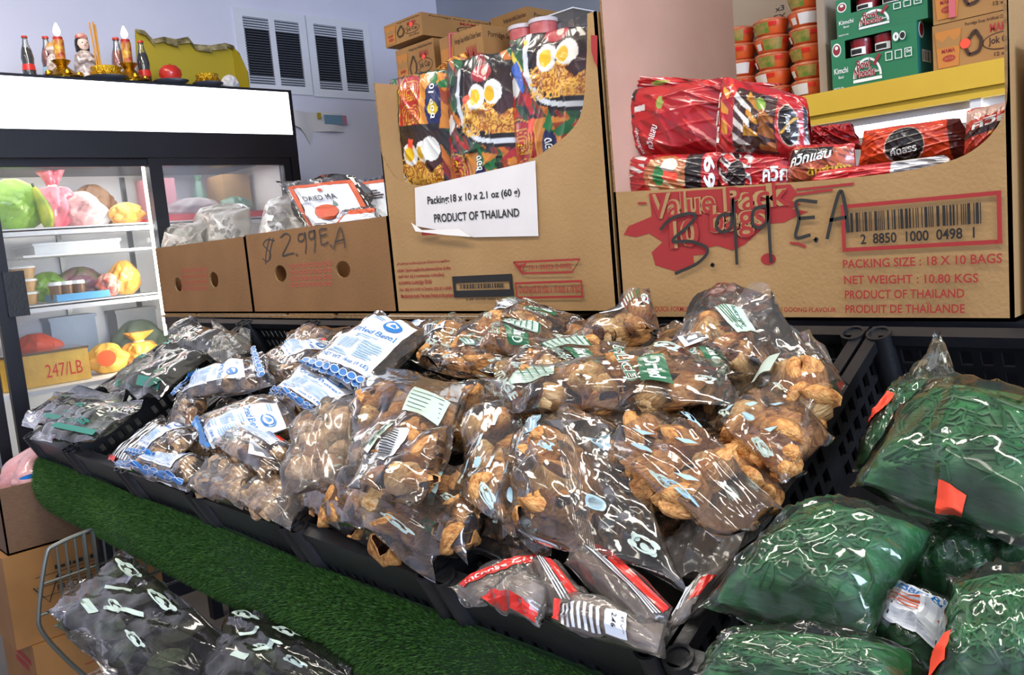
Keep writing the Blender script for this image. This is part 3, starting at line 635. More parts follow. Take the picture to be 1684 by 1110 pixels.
MB().box((xs[0] - R0 - .01, BYY + R0 + .02, YT + .001), (xr, BYY + R0 + .03, YT + .40), 'card_grey').build('back_panel', t)
D = Deco(yface(BYY + R0 + .02)); cx = at(1277, 12, 1, BYY + R0)[0]; D.text('x3', cx - .015, at(0, 0, 1, 1)[2] * 0 + at(1277, 17, 1, BYY + R0)[2], cx + .015, at(1277, 8, 1, BYY + R0)[2], 'ink_black', .02); D.text('EX', cx - .02, at(1277, 30, 1, BYY + R0)[2], cx + .02, at(1277, 22, 1, BYY + R0)[2], 'jok_brown', .02); D.build('printed_text', t)

# green noodle boxes and porridge cartons at the right
mat('box_green', '#1d7a52', .5, c2='#1a7049', nscale=3); mat('box_teal', '#1c6a63', .5); mat('ink_white', '#e6ebe6', .5); mat('bowl_red', '#8c1f26', .4, coat=.4)
def green_box(label, tl, tr, zb, Y):
    a, b = at(*tl, 1, Y), at(*tr, 1, Y); z1 = (a[2] + b[2]) / 2; x0, x1 = a[0], b[0]
    t = E('noodle_box', ((x0 + x1) / 2, Y + .1, zb), label, 'box', 'green noodle boxes')
    w, h = x1 - x0, z1 - zb; U = lambda q: x0 + q * w; W = lambda q: zb + q * h
    win = [(U(.17), W(.60)), (U(.17), W(.95)), (U(.72), W(.95)), (U(.72), W(.60))]
    MB().panel([(x0, zb), (x1, zb), (x1, z1), (x0, z1)], [win], .002, lambda u, v, w_: (u, Y + w_, v), 'box_green').build('front_panel', t)
    MB().box((x1 - .002, Y + .002, zb), (x1, Y + .24, z1), 'box_teal').box((x0, Y + .002, zb), (x0 + .002, Y + .24, z1), 'box_green').box((x0 + .002, Y + .238, zb), (x1 - .002, Y + .24, z1), 'box_green').box((x0 + .002, Y + .002, zb), (x1 - .002, Y + .238, zb + .002), 'box_green').box((x0, Y, z1), (x1, Y + .24, z1 + .002), 'box_green').build('body', t)
    for q, mm in ((.30, 'bowl_red'), (.59, 'bowl_red')):
        r = .135 * w; o = MB().lathe([(r * .7, W(.45)), (r * .98, W(.88)), (r, W(.90)), (r, W(.94))], (U(q), Y + .01 + r, 0), mm, 24).build('bowl', t, True)
        D = Deco(lambda P, off, q=q, r=r: np.stack([U(q) + (r * .99 + .002 + off) * np.cos(P[:, 0]), Y + .01 + r + (r * .99 + .002 + off) * np.sin(P[:, 0]), W(P[:, 1])], 1)); D.grid([(-2.2, .64), (-.9, .64), (-.9, .78), (-2.2, .78)], 'ink_white', 6, 1); D.grid([(-2.1, .66), (-1.2, .66), (-1.2, .75), (-2.1, .75)], 'ink_black', 6, 1); D.build('bowl_label', o)
    D = Deco(yface(Y)); D.ell(U(.07), W(.80), .055 * w, .13 * h, 'ink_white'); D.ell(U(.07), W(.80), .045 * w, .10 * h, 'bowl_red'); D.ell(U(.07), W(.84), .02 * w, .035 * h, 'ink_white')
    D.text('Kimchi', U(.03), W(.34), U(.20), W(.45), 'ink_white', .015); D.text('flavor', U(.08), W(.24), U(.15), W(.30), 'ink_white', .01); D.text('MADE IN USA', U(.02), W(.04), U(.14), W(.08), 'ink_white', .01)
    D.ring(U(.43), W(.18), .17 * w, .36 * h, .006, 'ink_white', 20, a0=0, a1=math.pi); D.rect(U(.26), W(.10), U(.60), W(.16), 'ink_white')
    D.text('Bowl', U(.31), W(.34), U(.47), W(.52), 'ink_white', .07); D.text('Bowl', U(.31), W(.34), U(.47), W(.52), 'bowl_red', .03)
    D.text('Noodle', U(.28), W(.18), U(.53), W(.36), 'ink_white', .07); D.text('Noodle', U(.28), W(.18), U(.53), W(.36), 'bowl_red', .03); D.text('Soup', U(.52), W(.22), U(.60), W(.29), 'ink_white', .02)
    D.poly([(U(.50), W(.40)), (U(.53), W(.36)), (U(.60), W(.54)), (U(.57), W(.58))], 'bowl_red')
    for k in range(3): D.frame(U(.65 + k * .11), W(.40), U(.73 + k * .11), W(.56), .002, 'ink_white')
    D.text('0g', U(.89), W(.45), U(.94), W(.53), 'ink_white', .02); D.ring(U(.78), W(.80), .035 * w, .08 * h, .006, 'ink_white'); D.ell(U(.855), W(.80), .035 * w, .08 * h, 'ink_white'); D.ell(U(.855), W(.80), .028 * w, .06 * h, 'ink_black')
    D.build('printed_front', t)
    D = Deco(xface(x1)); D.ell(Y + .03, W(.88), .018, .022, 'ink_white'); D.ell(Y + .03, W(.88), .014, .016, 'bowl_red'); D.rect(Y + .03, W(.30), Y + .09, W(.52), 'ink_white'); D.barcode(Y + .035, W(.32), Y + .085, W(.50), 'ink_black', 5, 10); D.build('printed_side', t)
    return z1
GY = 2.36
zt = green_box('green bowl noodle box with window, lower of the two', (1366, 67), (1507, 36), YT + .001, GY)
green_box('green bowl noodle box with window, upper of the two', (1374, 0), (1524, -34), zt + .004, GY + .01)
zz = at(1535, 42, 1, 2.34)[2]
t1, *_ = jok('brown porridge carton with orange sticker, lower of the right pair', ((1533, 44), (1690, 8), (0, 0)), 2.36, .4, YT + .001, True)
JX0, JX1 = at(1533, 44, 1, 2.36)[0], at(1690, 8, 1, 2.36)[0]; JT = (at(1533, 44, 1, 2.36)[2] + at(1690, 8, 1, 2.36)[2]) / 2
t2 = carton('porridge_carton', 'brown porridge carton with pink strap, upper of the right pair', JX0 + .003, JX1, 2.36, 2.76, JT + .002, JT + .002 + (JT - YT), 'card_jok', 'carton', 'porridge cup cartons'); jok_print(t2, JX0, JX1, 2.36, 2.76, JT + .002, JT + .002 + (JT - YT), True)
xs_ = at(1566, 20, 1, 2.355)[0]
MB().box((xs_ - .007, 2.352, JT + .01), (xs_ + .007, 2.359, JT + .2), 'pink_strap').build('strap', t2)

# ================================================================== black crates on the slope
PITCH = .40; CX = [-.557 - PITCH * k + PITCH / 2 for k in range(7)]      # centres, right to left
CW, CLN, CD = .197, .652, .155
def crate(label):
    x0 = 0.0; t = E('produce_crate', (0, SO[1] + .2, SO[2] - .1), label, 'crate', 'black produce crates')
    f = lambda x, v, h: tuple(sl3(x, v, h))
    def lat(u0, u1, n, rows, mapf, name, solid=.022):
        hs = []; du = (u1 - u0 - .06) / n
        for r in range(rows):
            for k in range(n):
                a = u0 + .03 + k * du + .006; b = a + du - .012; c = -CD + .022 + r * .036; d = c + .026
                if (k % 7) != 6: hs.append([(a, c), (a, d), (b, d), (b, c)])
        MB().panel([(u0, -CD), (u1, -CD), (u1, 0), (u0, 0)], hs, .006, mapf, 'black_plastic').build(name, t)
    for s in (-1, 1): lat(0, CLN, 20, 3, lambda u, v, w, s=s: f(s * (CW - w), u, v), 'side_wall')
    lat(-CW, CW, 12, 3, lambda u, v, w: f(u, CLN - w, v), 'back_wall'); lat(-CW, CW, 12, 2, lambda u, v, w: f(u, w, v), 'front_wall')
    mb = MB(); A = [f(a, b, h) for h in (-CD, -CD + .006) for a, b in ((-CW, 0), (CW, 0), (CW, CLN), (-CW, CLN))]
    mb.add(A, [(3, 2, 1, 0), (4, 5, 6, 7), (0, 1, 5, 4), (1, 2, 6, 5), (2, 3, 7, 6), (3, 0, 4, 7)], 'black_plastic').build('base', t)
    mb = MB(); ro, ri = 0.0, .022
    for (u0, u1, v0, v1) in ((-CW, CW, -.004, ri), (-CW, CW, CLN - ri, CLN + .002), (-CW, -CW + ri - .004, ri, CLN - ri), (CW - ri + .004, CW, ri, CLN - ri)):
        A = [f(a, b, h) for h in (-.016, .002) for a, b in ((u0, v0), (u1, v0), (u1, v1), (u0, v1))]
        mb.add(A, [(3, 2, 1, 0), (4, 5, 6, 7), (0, 1, 5, 4), (1, 2, 6, 5), (2, 3, 7, 6), (3, 0, 4, 7)], 'black_plastic')
    mb.build('rim', t)
    for sx in (-1, 1):
        for v in (.004, CLN - .02):
            n = 14; V = []; r0 = .0185; cx = sx * (CW - .017)
            for (r, h) in ((r0, -CD - .004), (r0, .006), (r0 - .004, .006), (r0 - .004, -.06)): V += [f(cx + r * math.cos(a), v + r * math.sin(a), h) for a in np.linspace(0, 2 * math.pi, n, endpoint=False)]
            MB().add(V, [(i * n + j, i * n + (j + 1) % n, (i + 1) * n + (j + 1) % n, (i + 1) * n + j) for i in range(3) for j in range(n)] + [tuple(range(3 * n, 4 * n))], 'black_plastic').build('corner_tube', t, True)
    return t
def copy_tree(o, parent=None):
    c = o.copy(); COL.objects.link(c); c.parent = parent
    for ch in list(o.children): copy_tree(ch, c)
    return c
names = ['black lattice crate of bags of green strands at the right end', 'black crate holding incense packets at its front, left of the green bags', 'black crate under the clear bags of sliced betel husk, left of the incense', 'black crate at the middle of the row, husk bags on its left front corner', 'black crate of blue-labelled betel bags, fourth from the left end', 'black crate with striped packet, next to the leaf bag crate', 'black crate of dried leaf bags at the left end']
CXS = [-.357, -.757, -1.157, -1.557, -1.957, -2.357, -2.757]
cr = crate(names[0]); loc0 = cr.location.copy()
for i, x in enumerate(CXS):
    c = cr if i == 0 else copy_tree(cr)
    c.location = (x, loc0.y, loc0.z); c['label'] = names[i]

# ================================================================== bags
RES = 34
def smooth2(Z, k=1):
    for _ in range(k):
        P = np.pad(Z, 1, mode='edge'); Z = (P[:-2, 1:-1] + P[2:, 1:-1] + P[1:-1, :-2] + P[1:-1, 2:] + 2 * P[1:-1, 1:-1]) / 6
    return Z
def ss(x, a, b): t = np.clip((x - a) / (b - a), 0, 1); return t * t * (3 - 2 * t)
def wrinkle(A, B, rs, amp, n=7, kmin=5, kmax=17, p=3):
    Z = np.zeros_like(A)
    for _ in range(n):
        th = rs.uniform(0, math.pi); k = rs.uniform(kmin, kmax); ph = rs.uniform(0, 6.28); wob = rs.uniform(.5, 2)
        q = (A * math.cos(th) + B * math.sin(th)) * k + ph + wob * np.sin(3 * A + 5 * B + ph)
        Z += amp * rs.uniform(.4, 1) * (1 - np.abs(np.sin(q))) ** p * (.4 + .6 * np.sin(A * rs.uniform(2, 6) + ph) ** 2)
    return Z
class Sheet: pass
def sheet(P4, nrm, H, res):
    """bilinear patch of 4 corners lifted by H along nrm"""
    a = np.linspace(0, 1, res); A, B = np.meshgrid(a, a, indexing='ij'); A3, B3 = A[..., None], B[..., None]
    G = P4[0] * (1 - A3) * (1 - B3) + P4[1] * A3 * (1 - B3) + P4[2] * A3 * B3 + P4[3] * (1 - A3) * B3
    return G + nrm * H[..., None]
def gfaces(n, m, off=0, flip=False):
    out = []
    for i in range(n - 1):
        for j in range(m - 1):
            q = (off + i * m + j, off + (i + 1) * m + j, off + (i + 1) * m + j + 1, off + i * m + j + 1); out.append(q[::-1] if flip else q)
    return out
def sample(G, P):
    n = G.shape[0]; x = np.clip(P[:, 0], 0, 1) * (n - 1); y = np.clip(P[:, 1], 0, 1) * (n - 1); i = np.minimum(x.astype(int), n - 2); j = np.minimum(y.astype(int), n - 2); u = (x - i)[:, None]; v = (y - j)[:, None]
    return G[i, j] * (1 - u) * (1 - v) + G[i + 1, j] * u * (1 - v) + G[i + 1, j + 1] * u * v + G[i, j + 1] * (1 - u) * v

# contents: shared meshes
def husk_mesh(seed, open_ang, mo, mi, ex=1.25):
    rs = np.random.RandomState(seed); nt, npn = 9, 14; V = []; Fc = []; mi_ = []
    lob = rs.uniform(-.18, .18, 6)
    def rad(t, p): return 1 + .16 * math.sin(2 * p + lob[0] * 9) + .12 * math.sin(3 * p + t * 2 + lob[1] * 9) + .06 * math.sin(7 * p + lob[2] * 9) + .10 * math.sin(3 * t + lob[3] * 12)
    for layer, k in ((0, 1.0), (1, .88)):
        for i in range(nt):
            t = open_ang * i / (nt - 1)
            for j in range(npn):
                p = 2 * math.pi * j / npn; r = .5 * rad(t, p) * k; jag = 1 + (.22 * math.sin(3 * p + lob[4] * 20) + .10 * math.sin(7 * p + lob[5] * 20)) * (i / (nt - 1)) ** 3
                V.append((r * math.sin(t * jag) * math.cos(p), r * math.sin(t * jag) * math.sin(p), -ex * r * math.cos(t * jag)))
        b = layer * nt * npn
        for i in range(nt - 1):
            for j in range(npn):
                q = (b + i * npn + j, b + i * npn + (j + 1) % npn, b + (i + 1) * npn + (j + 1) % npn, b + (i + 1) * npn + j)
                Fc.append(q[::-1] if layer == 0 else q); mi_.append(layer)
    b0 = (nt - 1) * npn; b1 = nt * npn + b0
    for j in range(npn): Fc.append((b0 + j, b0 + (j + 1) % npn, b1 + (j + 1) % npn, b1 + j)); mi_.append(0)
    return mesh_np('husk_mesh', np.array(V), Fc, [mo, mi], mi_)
def nut_mesh(seed, m1, m2, cutz=.25):
    rs = np.random.RandomState(seed); nt, npn = 8, 12; V = []; Fc = []; mi_ = []; ph = rs.uniform(0, 6.28, 4)
    for i in range(nt + 1):
        t = math.pi * i / nt
        for j in range(npn):
            p = 2 * math.pi * j / npn; r = .5 * (1 + .10 * math.sin(2 * p + ph[0]) * math.sin(t) + .10 * math.sin(3 * p + 2 * t + ph[1]) + .05 * math.sin(5 * t + ph[2]))
            V.append((r * math.sin(t) * math.cos(p), r * math.sin(t) * math.sin(p), min(r * math.cos(t) * 1.1, cutz)))
    for i in range(nt):
        for j in range(npn): Fc.append((i * npn + j, (i + 1) * npn + j, (i + 1) * npn + (j + 1) % npn, i * npn + (j + 1) % npn)); mi_.append(1 if i < 2 and cutz < .4 else 0)
    return mesh_np('nut_mesh', np.array(V), Fc, [m1, m2], mi_)
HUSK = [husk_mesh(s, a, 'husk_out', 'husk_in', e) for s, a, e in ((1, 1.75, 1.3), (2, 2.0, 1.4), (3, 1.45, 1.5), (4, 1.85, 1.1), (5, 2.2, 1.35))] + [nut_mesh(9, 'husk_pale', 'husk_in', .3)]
NUT = [nut_mesh(11, 'nut_pale', 'nut_dark', .5), nut_mesh(12, 'nut_pale', 'husk_in', .22), nut_mesh(13, 'nut_dark', 'nut_pale', .5), husk_mesh(14, 1.9, 'nut_pale', 'nut_dark', 1.0)]
MUSH = [husk_mesh(21, 1.3, 'mushroom', 'mushroom', .5), nut_mesh(22, 'mushroom', 'mushroom', .2), husk_mesh(23, 1.8, 'mushroom', 'mushroom', .8)]
def leaf_mesh(seed, m):
    rs = np.random.RandomState(seed); n, k = 9, 7; V = []
    for i in range(n):
        u = i / (n - 1); wd = math.sin(math.pi * min(1, u * .96 + .02)) ** .8 * .32
        for j in range(k):
            s = 2 * j / (k - 1) - 1; V.append((u - .5, s * wd, .10 * math.sin(3 * u + seed) + .10 * s * s + .03 * math.sin(7 * u + 4 * s + seed)))
    V = np.array(V); V2 = V - (0, 0, .02); return mesh_np('leaf_mesh', np.vstack([V, V2]), gfaces(n, k) + gfaces(n, k, n * k, True), [m])
LEAF = [leaf_mesh(1, 'leaf_dark'), leaf_mesh(2, 'leaf_green'), leaf_mesh(3, 'leaf_dark')]
PIECE = {'husk': (HUSK, 'husk'), 'nut': (NUT, 'nut'), 'mush': (MUSH, 'dried_mushroom'), 'leaf': (LEAF, 'leaf')}
NB = 0
def bag(label, quad, h=0.0, puff=.05, kind='husk', n=10, size=.045, fill=(.1, .9, .06, .78), film='film', deco=None, group=None, hs=(0, 0, 0, 0), flare=.015, wr=.0035, name='betel_bag', cat='bag', sticker=None, massmat='green_mass', P4=None, nrm=None, res=RES, name_c=None):
    global NB; NB += 1; rs = np.random.RandomState(100 + NB)
    if P4 is None:
        P4 = [slope(*q, h + e) for q, e in zip(quad, hs)]
        fill = (fill[0], fill[1], max(fill[2], .1), fill[3]); v_ = [np.array((q[0], -q[1])) for q in quad]; d1, d2 = v_[1] - v_[0], v_[3] - v_[0]
        if d1[0] * d2[1] - d1[1] * d2[0] < 0: P4 = [P4[1], P4[0], P4[3], P4[2]]
        cc = sum(P4) / 4; P4 = [cc + (p - cc) * 1.10 for p in P4]
    P4 = [np.array(p, float) for p in P4]; nrm = SN if nrm is None else np.array(nrm, float)
    ctr = sum(P4) / 4; t = E(name, ctr - nrm * puff * .4, label, cat, group)
    a = np.linspace(0, 1, res); A, B = np.meshgrid(a, a, indexing='ij'); a0, a1, b0, b1 = fill
    base = np.clip(4 * A * (1 - A), 0, 1) ** .45 * np.clip(4 * B * (1 - B), 0, 1) ** .4
    body = ss(A, a0 - .12, a0 + .12) * ss(-A, -a1 - .12, -a1 + .12) * ss(B, b0 - .1, b0 + .12) * ss(-B, -b1 - .14, -b1 + .1)
    prof = base * (.25 + .75 * body)
    G0 = sheet(P4, nrm, np.zeros_like(A), res)
    H = puff * .5 * prof
    items = []
    if kind in PIECE:
        nx = max(1, int(round(math.sqrt(n * np.linalg.norm(P4[1] - P4[0]) / (np.linalg.norm(P4[3] - P4[0]) + 1e-6))))); ny = max(1, int(math.ceil(n / nx)))
        for i in range(nx):
            for j in range(ny):
                if len(items) >= n: break
                aa = a0 + (a1 - a0) * (i + .5 + rs.uniform(-.35, .35)) / nx; bb = b0 + (b1 - b0) * (j + .5 + rs.uniform(-.35, .35)) / ny
                s = size * rs.uniform(.8, 1.2); pz = puff * .5 * float(np.interp(0, [0], [0])) + rs.uniform(-.25, .45) * (puff * .55)
                c = sample(G0, np.array([[aa, bb]]))[0]; c = ctr + (c - ctr) * .90; items.append((c, pz, s)); d = np.linalg.norm(G0 - c, axis=2)
                H = np.maximum(H, pz + .52 * s * np.sqrt(np.clip(1 - (d / (.85 * s)) ** 2, 0, 1)) * (d < .85 * s) + (d >= .85 * s) * -1)
        H = smooth2(H, 2) + .002
    W = wrinkle(A, B, rs, wr); edge = (1 - base)
    H = H + W * (.35 + .65 * base) + flare * edge ** 3 * (np.sin(A * rs.uniform(5, 11) + rs.uniform(0, 6)) + np.sin(B * rs.uniform(5, 11) + rs.uniform(0, 6))) * .5
    # ragged outline
    Gt = sheet(P4, nrm, H, res); inw = (ctr - G0); rag = edge ** 4 * (.04 + .05 * np.sin(A * rs.uniform(8, 16)) * np.cos(B * rs.uniform(8, 16)))
    Gt = Gt + inw * rag[..., None]
    Hb = -puff * .42 * prof + flare * edge ** 3 * 0; Gb = sheet(P4, nrm, Hb, res) + inw * rag[..., None]
    e4 = (edge > .999); Gb = Gt * ss(edge, .55, .98)[..., None] + Gb * (1 - ss(edge, .55, .98))[..., None] - nrm * .0006
    st = 2 if res > 20 else 1; Gb2 = Gb[::st, ::st] if (res - 1) % st == 0 else Gb
    V = np.vstack([Gt.reshape(-1, 3), Gb2.reshape(-1, 3)]) - np.array(t.location); m_ = Gb2.shape[0]
    if kind != 'painted':
        me = mesh_np('film', V, gfaces(res, res) + gfaces(m_, m_, res * res, True), [film]); link('film', me, t)
    if kind in PIECE:
        ms, nm = PIECE[kind]
        for (c, pz, s) in items:
            o = link(name_c or nm, ms[rs.randint(len(ms))], t, c + nrm * pz - np.array(t.location)); o.scale = (s * (1.9 if kind == 'leaf' else 1),) * 3 if kind != 'leaf' else (s * 2.0, s * 2.0, s * .8)
            o.rotation_euler = (rs.uniform(0, 6.28), rs.uniform(0, 6.28), rs.uniform(0, 6.28)) if kind != 'leaf' else (.45 + rs.uniform(-.3, .3), rs.uniform(-.3, .3), rs.uniform(-.9, .9))
    elif kind == 'mass':
        k = 30; aa = np.linspace(a0, a1, k); bb = np.linspace(b0, b1, k); X, Y = np.meshgrid(aa, bb, indexing='ij')
        u, v = (X - a0) / (a1 - a0), (Y - b0) / (b1 - b0); pf = np.clip(4 * u * (1 - u), 0, 1) ** .4 * np.clip(4 * v * (1 - v), 0, 1) ** .4
        lump = wrinkle(X, Y, rs, puff * .07, 6, 6, 14, 2)
        Q = sample(Gt, np.stack([X.ravel(), Y.ravel()], 1)).reshape(k, k, 3); Q0 = sample(G0, np.stack([X.ravel(), Y.ravel()], 1)).reshape(k, k, 3)
        top = Q0 + nrm * (pf * (puff * .40 + lump - puff * .03))[..., None]; bot = Q0 - nrm * (pf * puff * .38)[..., None]
        me = mesh_np('filling', np.vstack([top.reshape(-1, 3), bot.reshape(-1, 3)]) - np.array(t.location), gfaces(k, k) + gfaces(k, k, k * k, True), [massmat]); link(name_c or 'filling', me, t)
        if massmat == 'green_mass':
            mb = MB()
            for _ in range(46):
                p0, p1 = rs.uniform(.08, .92, 2), rs.uniform(.08, .92, 2); d = p1 - p0; pts = []
                for s in np.linspace(0, 1, 9):
                    q = p0 + d * s + np.array([-d[1], d[0]]) * .25 * math.sin(s * 3.1 + rs.uniform(-.2, .2)); ii = q * (k - 1); i_, j_ = int(np.clip(ii[0], 1, k - 2)), int(np.clip(ii[1], 1, k - 2)); pts.append(top[i_, j_] + nrm * .0012)
                mb.tube(pts, .0016, 'green_strand', 4, False)
            mb.build('strands', t, True, kind='stuff')
    D = None
    if deco:
        D = Deco(lambda P, off: sample(Gt, P) + nrm * (off + .0008), step=.0004); deco(D, rs); D.build('label', t)
    if sticker:
        D = Deco(lambda P, off: sample(Gt, P) + nrm * (off + .0022)); c = sticker; r_ = .016 / max(.1, np.linalg.norm(P4[1] - P4[0])); D.grid([(c[0] - r_, c[1] - r_ * .6), (c[0] + r_ * .8, c[1] - r_ * .8), (c[0] + r_, c[1] + r_ * .5), (c[0] - r_ * .8, c[1] + r_ * .7)], 'sticker', 4, 4); D.build('price_sticker', t)
    t['_'] = 0; del t['_']
    return t, Gt, A, B, H
# ---- prints
def tx(D, s, a0, b0, a1, b1, m, bold=.012): D.text(s, a0, b0, a1, b1, m, bold)
def waves(D, b, hgt, a0=.02, a1=.98, n=9, m='label_blue'):
    D.piece('wave_border')
    for r in range(2):
        for k in range(n):
            cx = a0 + (a1 - a0) * (k + .5 + .5 * (r % 2)) / n; D.ell(cx, b + hgt * r * .4, (a1 - a0) / n * .52, hgt * .55, m, 12)
            D.ring(cx, b + hgt * r * .4, (a1 - a0) / n * .5, hgt * .5, (a1 - a0) / n * .09, 'label_white', 10, ty=hgt * .10)
def lines(D, a0, b0, a1, b1, n, m, rs, t=.45):
    dy = (b1 - b0) / n
    for k in range(n):
        D.rect(a0, b0 + k * dy, a0 + (a1 - a0) * rs.uniform(.6, 1), b0 + (k + t) * dy, m, 3, 1); D.o -= D.step
    D.o += D.step
def blue(a0=.18, b0=.14, a1=.82, b1=.92, wav=True, full=True, wb=.05):
    def f(D, rs):
        D.piece('label'); D.rect(a0, b0, a1, b1, 'label_white', 8, 8); w, h = a1 - a0, b1 - b0; U = lambda q: a0 + q * w; W = lambda q: b0 + q * h
        tx(D, 'Dried Betel', U(.06), W(.60), U(.94), W(.69), 'label_blue', .02); lines(D, U(.25), W(.50), U(.75), W(.57), 2, 'label_ltblue', rs)
        tx(D, 'NET WT. 16oz. (1 LB)', U(.05), W(.05), U(.95), W(.12), 'label_blue', .012)
        D.ell(U(.7), W(.83), .17 * w, .09 * h, 'label_blue'); D.ell(U(.7), W(.83), .12 * w, .06 * h, 'label_white'); D.poly([(U(.62), W(.80)), (U(.78), W(.82)), (U(.72), W(.88)), (U(.66), W(.86))], 'label_blue')
        lines(D, U(.1), W(.88), U(.45), W(.94), 2, 'label_ltblue', rs); D.barcode(U(.08), W(.26), U(.48), W(.45), 'label_ltblue', 4, 12); lines(D, U(.55), W(.18), U(.95), W(.46), 8, 'label_ltblue', rs); lines(D, U(.06), W(.15), U(.5), W(.23), 2, 'label_ltblue', rs)
        if wav: waves(D, wb, .07)
    return f
def scroll(D, cx, cy, r, m='label_palegreen'):
    D.piece('ornament_print')
    for k in range(5): D.ell(cx + r * (k - 2) * .55, cy + r * .5 * math.sin(k * 1.7), r * .42, r * .30, m, 10)
    D.ring(cx, cy, r * 1.1, r * .7, r * .2, m, 14)
def green(style=0, m='label_palegreen'):
    def f(D, rs):
        if style in (0, 2):
            D.piece('table_label'); D.rect(.12, .50, .42, .78, m, 6, 6); D.frame(.12, .50, .42, .78, .012, 'label_green')
            for k in range(6): D.rect(.15, .53 + k * .04, .39, .537 + k * .04, 'label_green', 3, 1); D.o -= D.step
            D.o += D.step
            for k in range(3): D.rect(.20 + k * .06, .52, .206 + k * .06, .76, 'label_green', 1, 3)
            D.piece('lettering'); tx(D, 'STORAGE', .05, .35, .30, .41, m, .02); lines(D, .05, .28, .25, .33, 2, m, rs)
        if style in (0, 1):
            D.piece('emblem_print'); D.grid([(.55, .56), (.88, .58), (.86, .74), (.57, .72)], 'label_green', 5, 4); tx(D, 'Dried', .58, .62, .70, .70, 'ink_white', .03); D.ell(.78, .65, .06, .04, m)
            tx(D, '(SLICE)', .56, .44, .84, .53, 'ink_white', .05); tx(D, '(SLICE)', .56, .44, .84, .53, 'label_green', .01)
        if style in (1, 3):
            D.piece('barcode_label'); D.rect(.12, .45, .44, .70, 'label_white', 5, 5); D.barcode(.15, .50, .41, .68, 'ink_black', 8, 16); lines(D, .12, .72, .44, .84, 4, m, rs); lines(D, .14, .86, .46, .91, 2, 'label_green', rs)
        if style == 4:
            for k in range(4): D.piece('ornament_print'); D.poly([(.2 + k * .17, .2 + .6 * ((k * .37) % 1)), (.26 + k * .17, .22 + .6 * ((k * .37) % 1)), (.29 + k * .17, .33 + .6 * ((k * .37) % 1)), (.25 + k * .17, .30 + .6 * ((k * .37) % 1))], 'label_paleblue')
            D.piece('round_print'); D.ell(.5, .3, .07, .05, 'label_paleblue'); scroll(D, .75, .1, .07)
        scroll(D, .28, .12, .06, m); scroll(D, .80, .10, .06, m); scroll(D, .5, .93, .05, m)
    return f
def seam(D, rs):
    for k in range(9):
        D.rect(.46 + k * .012, .02, .465 + k * .012, .98, 'film_milky', 1, 24); D.o -= D.step
def both(*fs):
    def f(D, rs):
        for q in fs: q(D, rs)
    return f
BG, NG = 'blue-labelled betel bags', 'betel husk bags'
# blue labelled bags --------------------------------------------------------
bag('upright clear bag with big white Dried Betel label and blue wave border', [(497, 604), (612, 650), (706, 548), (618, 520)], .085, .05, 'nut', 16, .036, (.08, .92, .1, .92), deco=blue(.18, .16, .86, .9), group=BG)
bag('clear betel bag with NET WT label tucked under the big Dried Betel bag', [(446, 652), (520, 684), (588, 652), (506, 604)], .055, .05, 'nut', 12, .036, (.08, .92, .1, .9), deco=blue(.2, .2, .95, .98), group=BG)
bag('blue-wave betel bag lying across the back left of the blue group', [(288, 658), (330, 622), (428, 582), (452, 634)], .05, .05, 'nut', 12, .036, deco=both(blue(.25, .08, .8, .75, False), lambda D, rs: waves(D, .04, .06), lambda D, rs: waves(D, .9, .06)), group=BG)
bag('betel bag with narrow folded label and orange sticker at the back', [(432, 588), (458, 630), (562, 592), (532, 556)], .045, .045, 'nut', 12, .036, deco=blue(.1, .35, .6, .95, False), group=BG, sticker=(.2, .93))
bag('betel bag with a long white label sagging over its pale nuts', [(322, 690), (346, 748), (492, 702), (468, 640)], .055, .055, 'nut', 15, .036, deco=both(blue(.45, .1, .98, .85, False), lambda D, rs: [D.ell(.12 + .1 * k, .05, .07, .05, 'label_blue', 10) for k in range(9)] and None), group=BG)
bag('small betel bag above the front left corner with blue scalloped end', [(212, 752), (262, 766), (334, 722), (302, 686)], .03, .045, 'nut', 9, .034, deco=blue(.05, .2, .5, .95), group=BG)
bag('betel bag at the front left rim with a row of blue scallops', [(192, 768), (302, 802), (352, 764), (262, 742)], .03, .045, 'nut', 10, .036, deco=blue(.3, .3, .75, .98), group=BG)
bag('betel bag with torn label piece and orange sticker, centre of blue group', [(352, 735), (440, 790), (486, 742), (405, 690)], .06, .055, 'nut', 14, .038, (.05, .95, .05, .8), deco=both(blue(.3, .62, .85, .95, False), lambda D, rs: D.poly([(.7, .2), (.95, .45), (.6, .5)], 'label_white')), group=BG, sticker=(.75, .95))
bag('unlabelled bag of pale nuts on the front rim below the blue labels', [(304, 803), (398, 836), (430, 786), (366, 758)], .03, .055, 'nut', 10, .042, (.05, .95, .05, .85), film='film_milky', group=BG)
bag('unlabelled bag of brown nuts at the front beside the husk bags', [(400, 836), (474, 868), (500, 815), (438, 782)], .03, .055, 'nut', 9, .040, (.05, .95, .05, .9), film='film_milky', group=BG)
mat('stripe_brown', '#7c5f54', .6)
bag('striped brown and white packet in the second crate from the left', [(178, 756), (215, 772), (292, 702), (262, 688)], .0, .035, 'mass', fill=(.05, .95, .05, .9), film='film', massmat='incense', deco=lambda D, rs: ([D.rect(.06 + .1 * k, .1, .11 + .1 * k, .8, 'label_white', 1, 10) for k in range(9)], D.rect(.05, .02, .35, .1, 'label_red', 3, 2)) and None, name='striped_packet', cat='packet')
bag('knotted dark brown bag beside the lattice wall, left of the blue group', [(280, 704), (322, 712), (340, 660), (300, 648)], .03, .06, 'nut', 8, .032, (.05, .95, .05, .9), film='film_dark', group=BG)
bag('clear bag bunched and knotted at the back left corner of the crates', [(345, 600), (405, 604), (415, 556), (355, 540)], .04, .05, 'leaf', 3, .03, film='film_milky', wr=.008, flare=.04, name='knotted_bag')
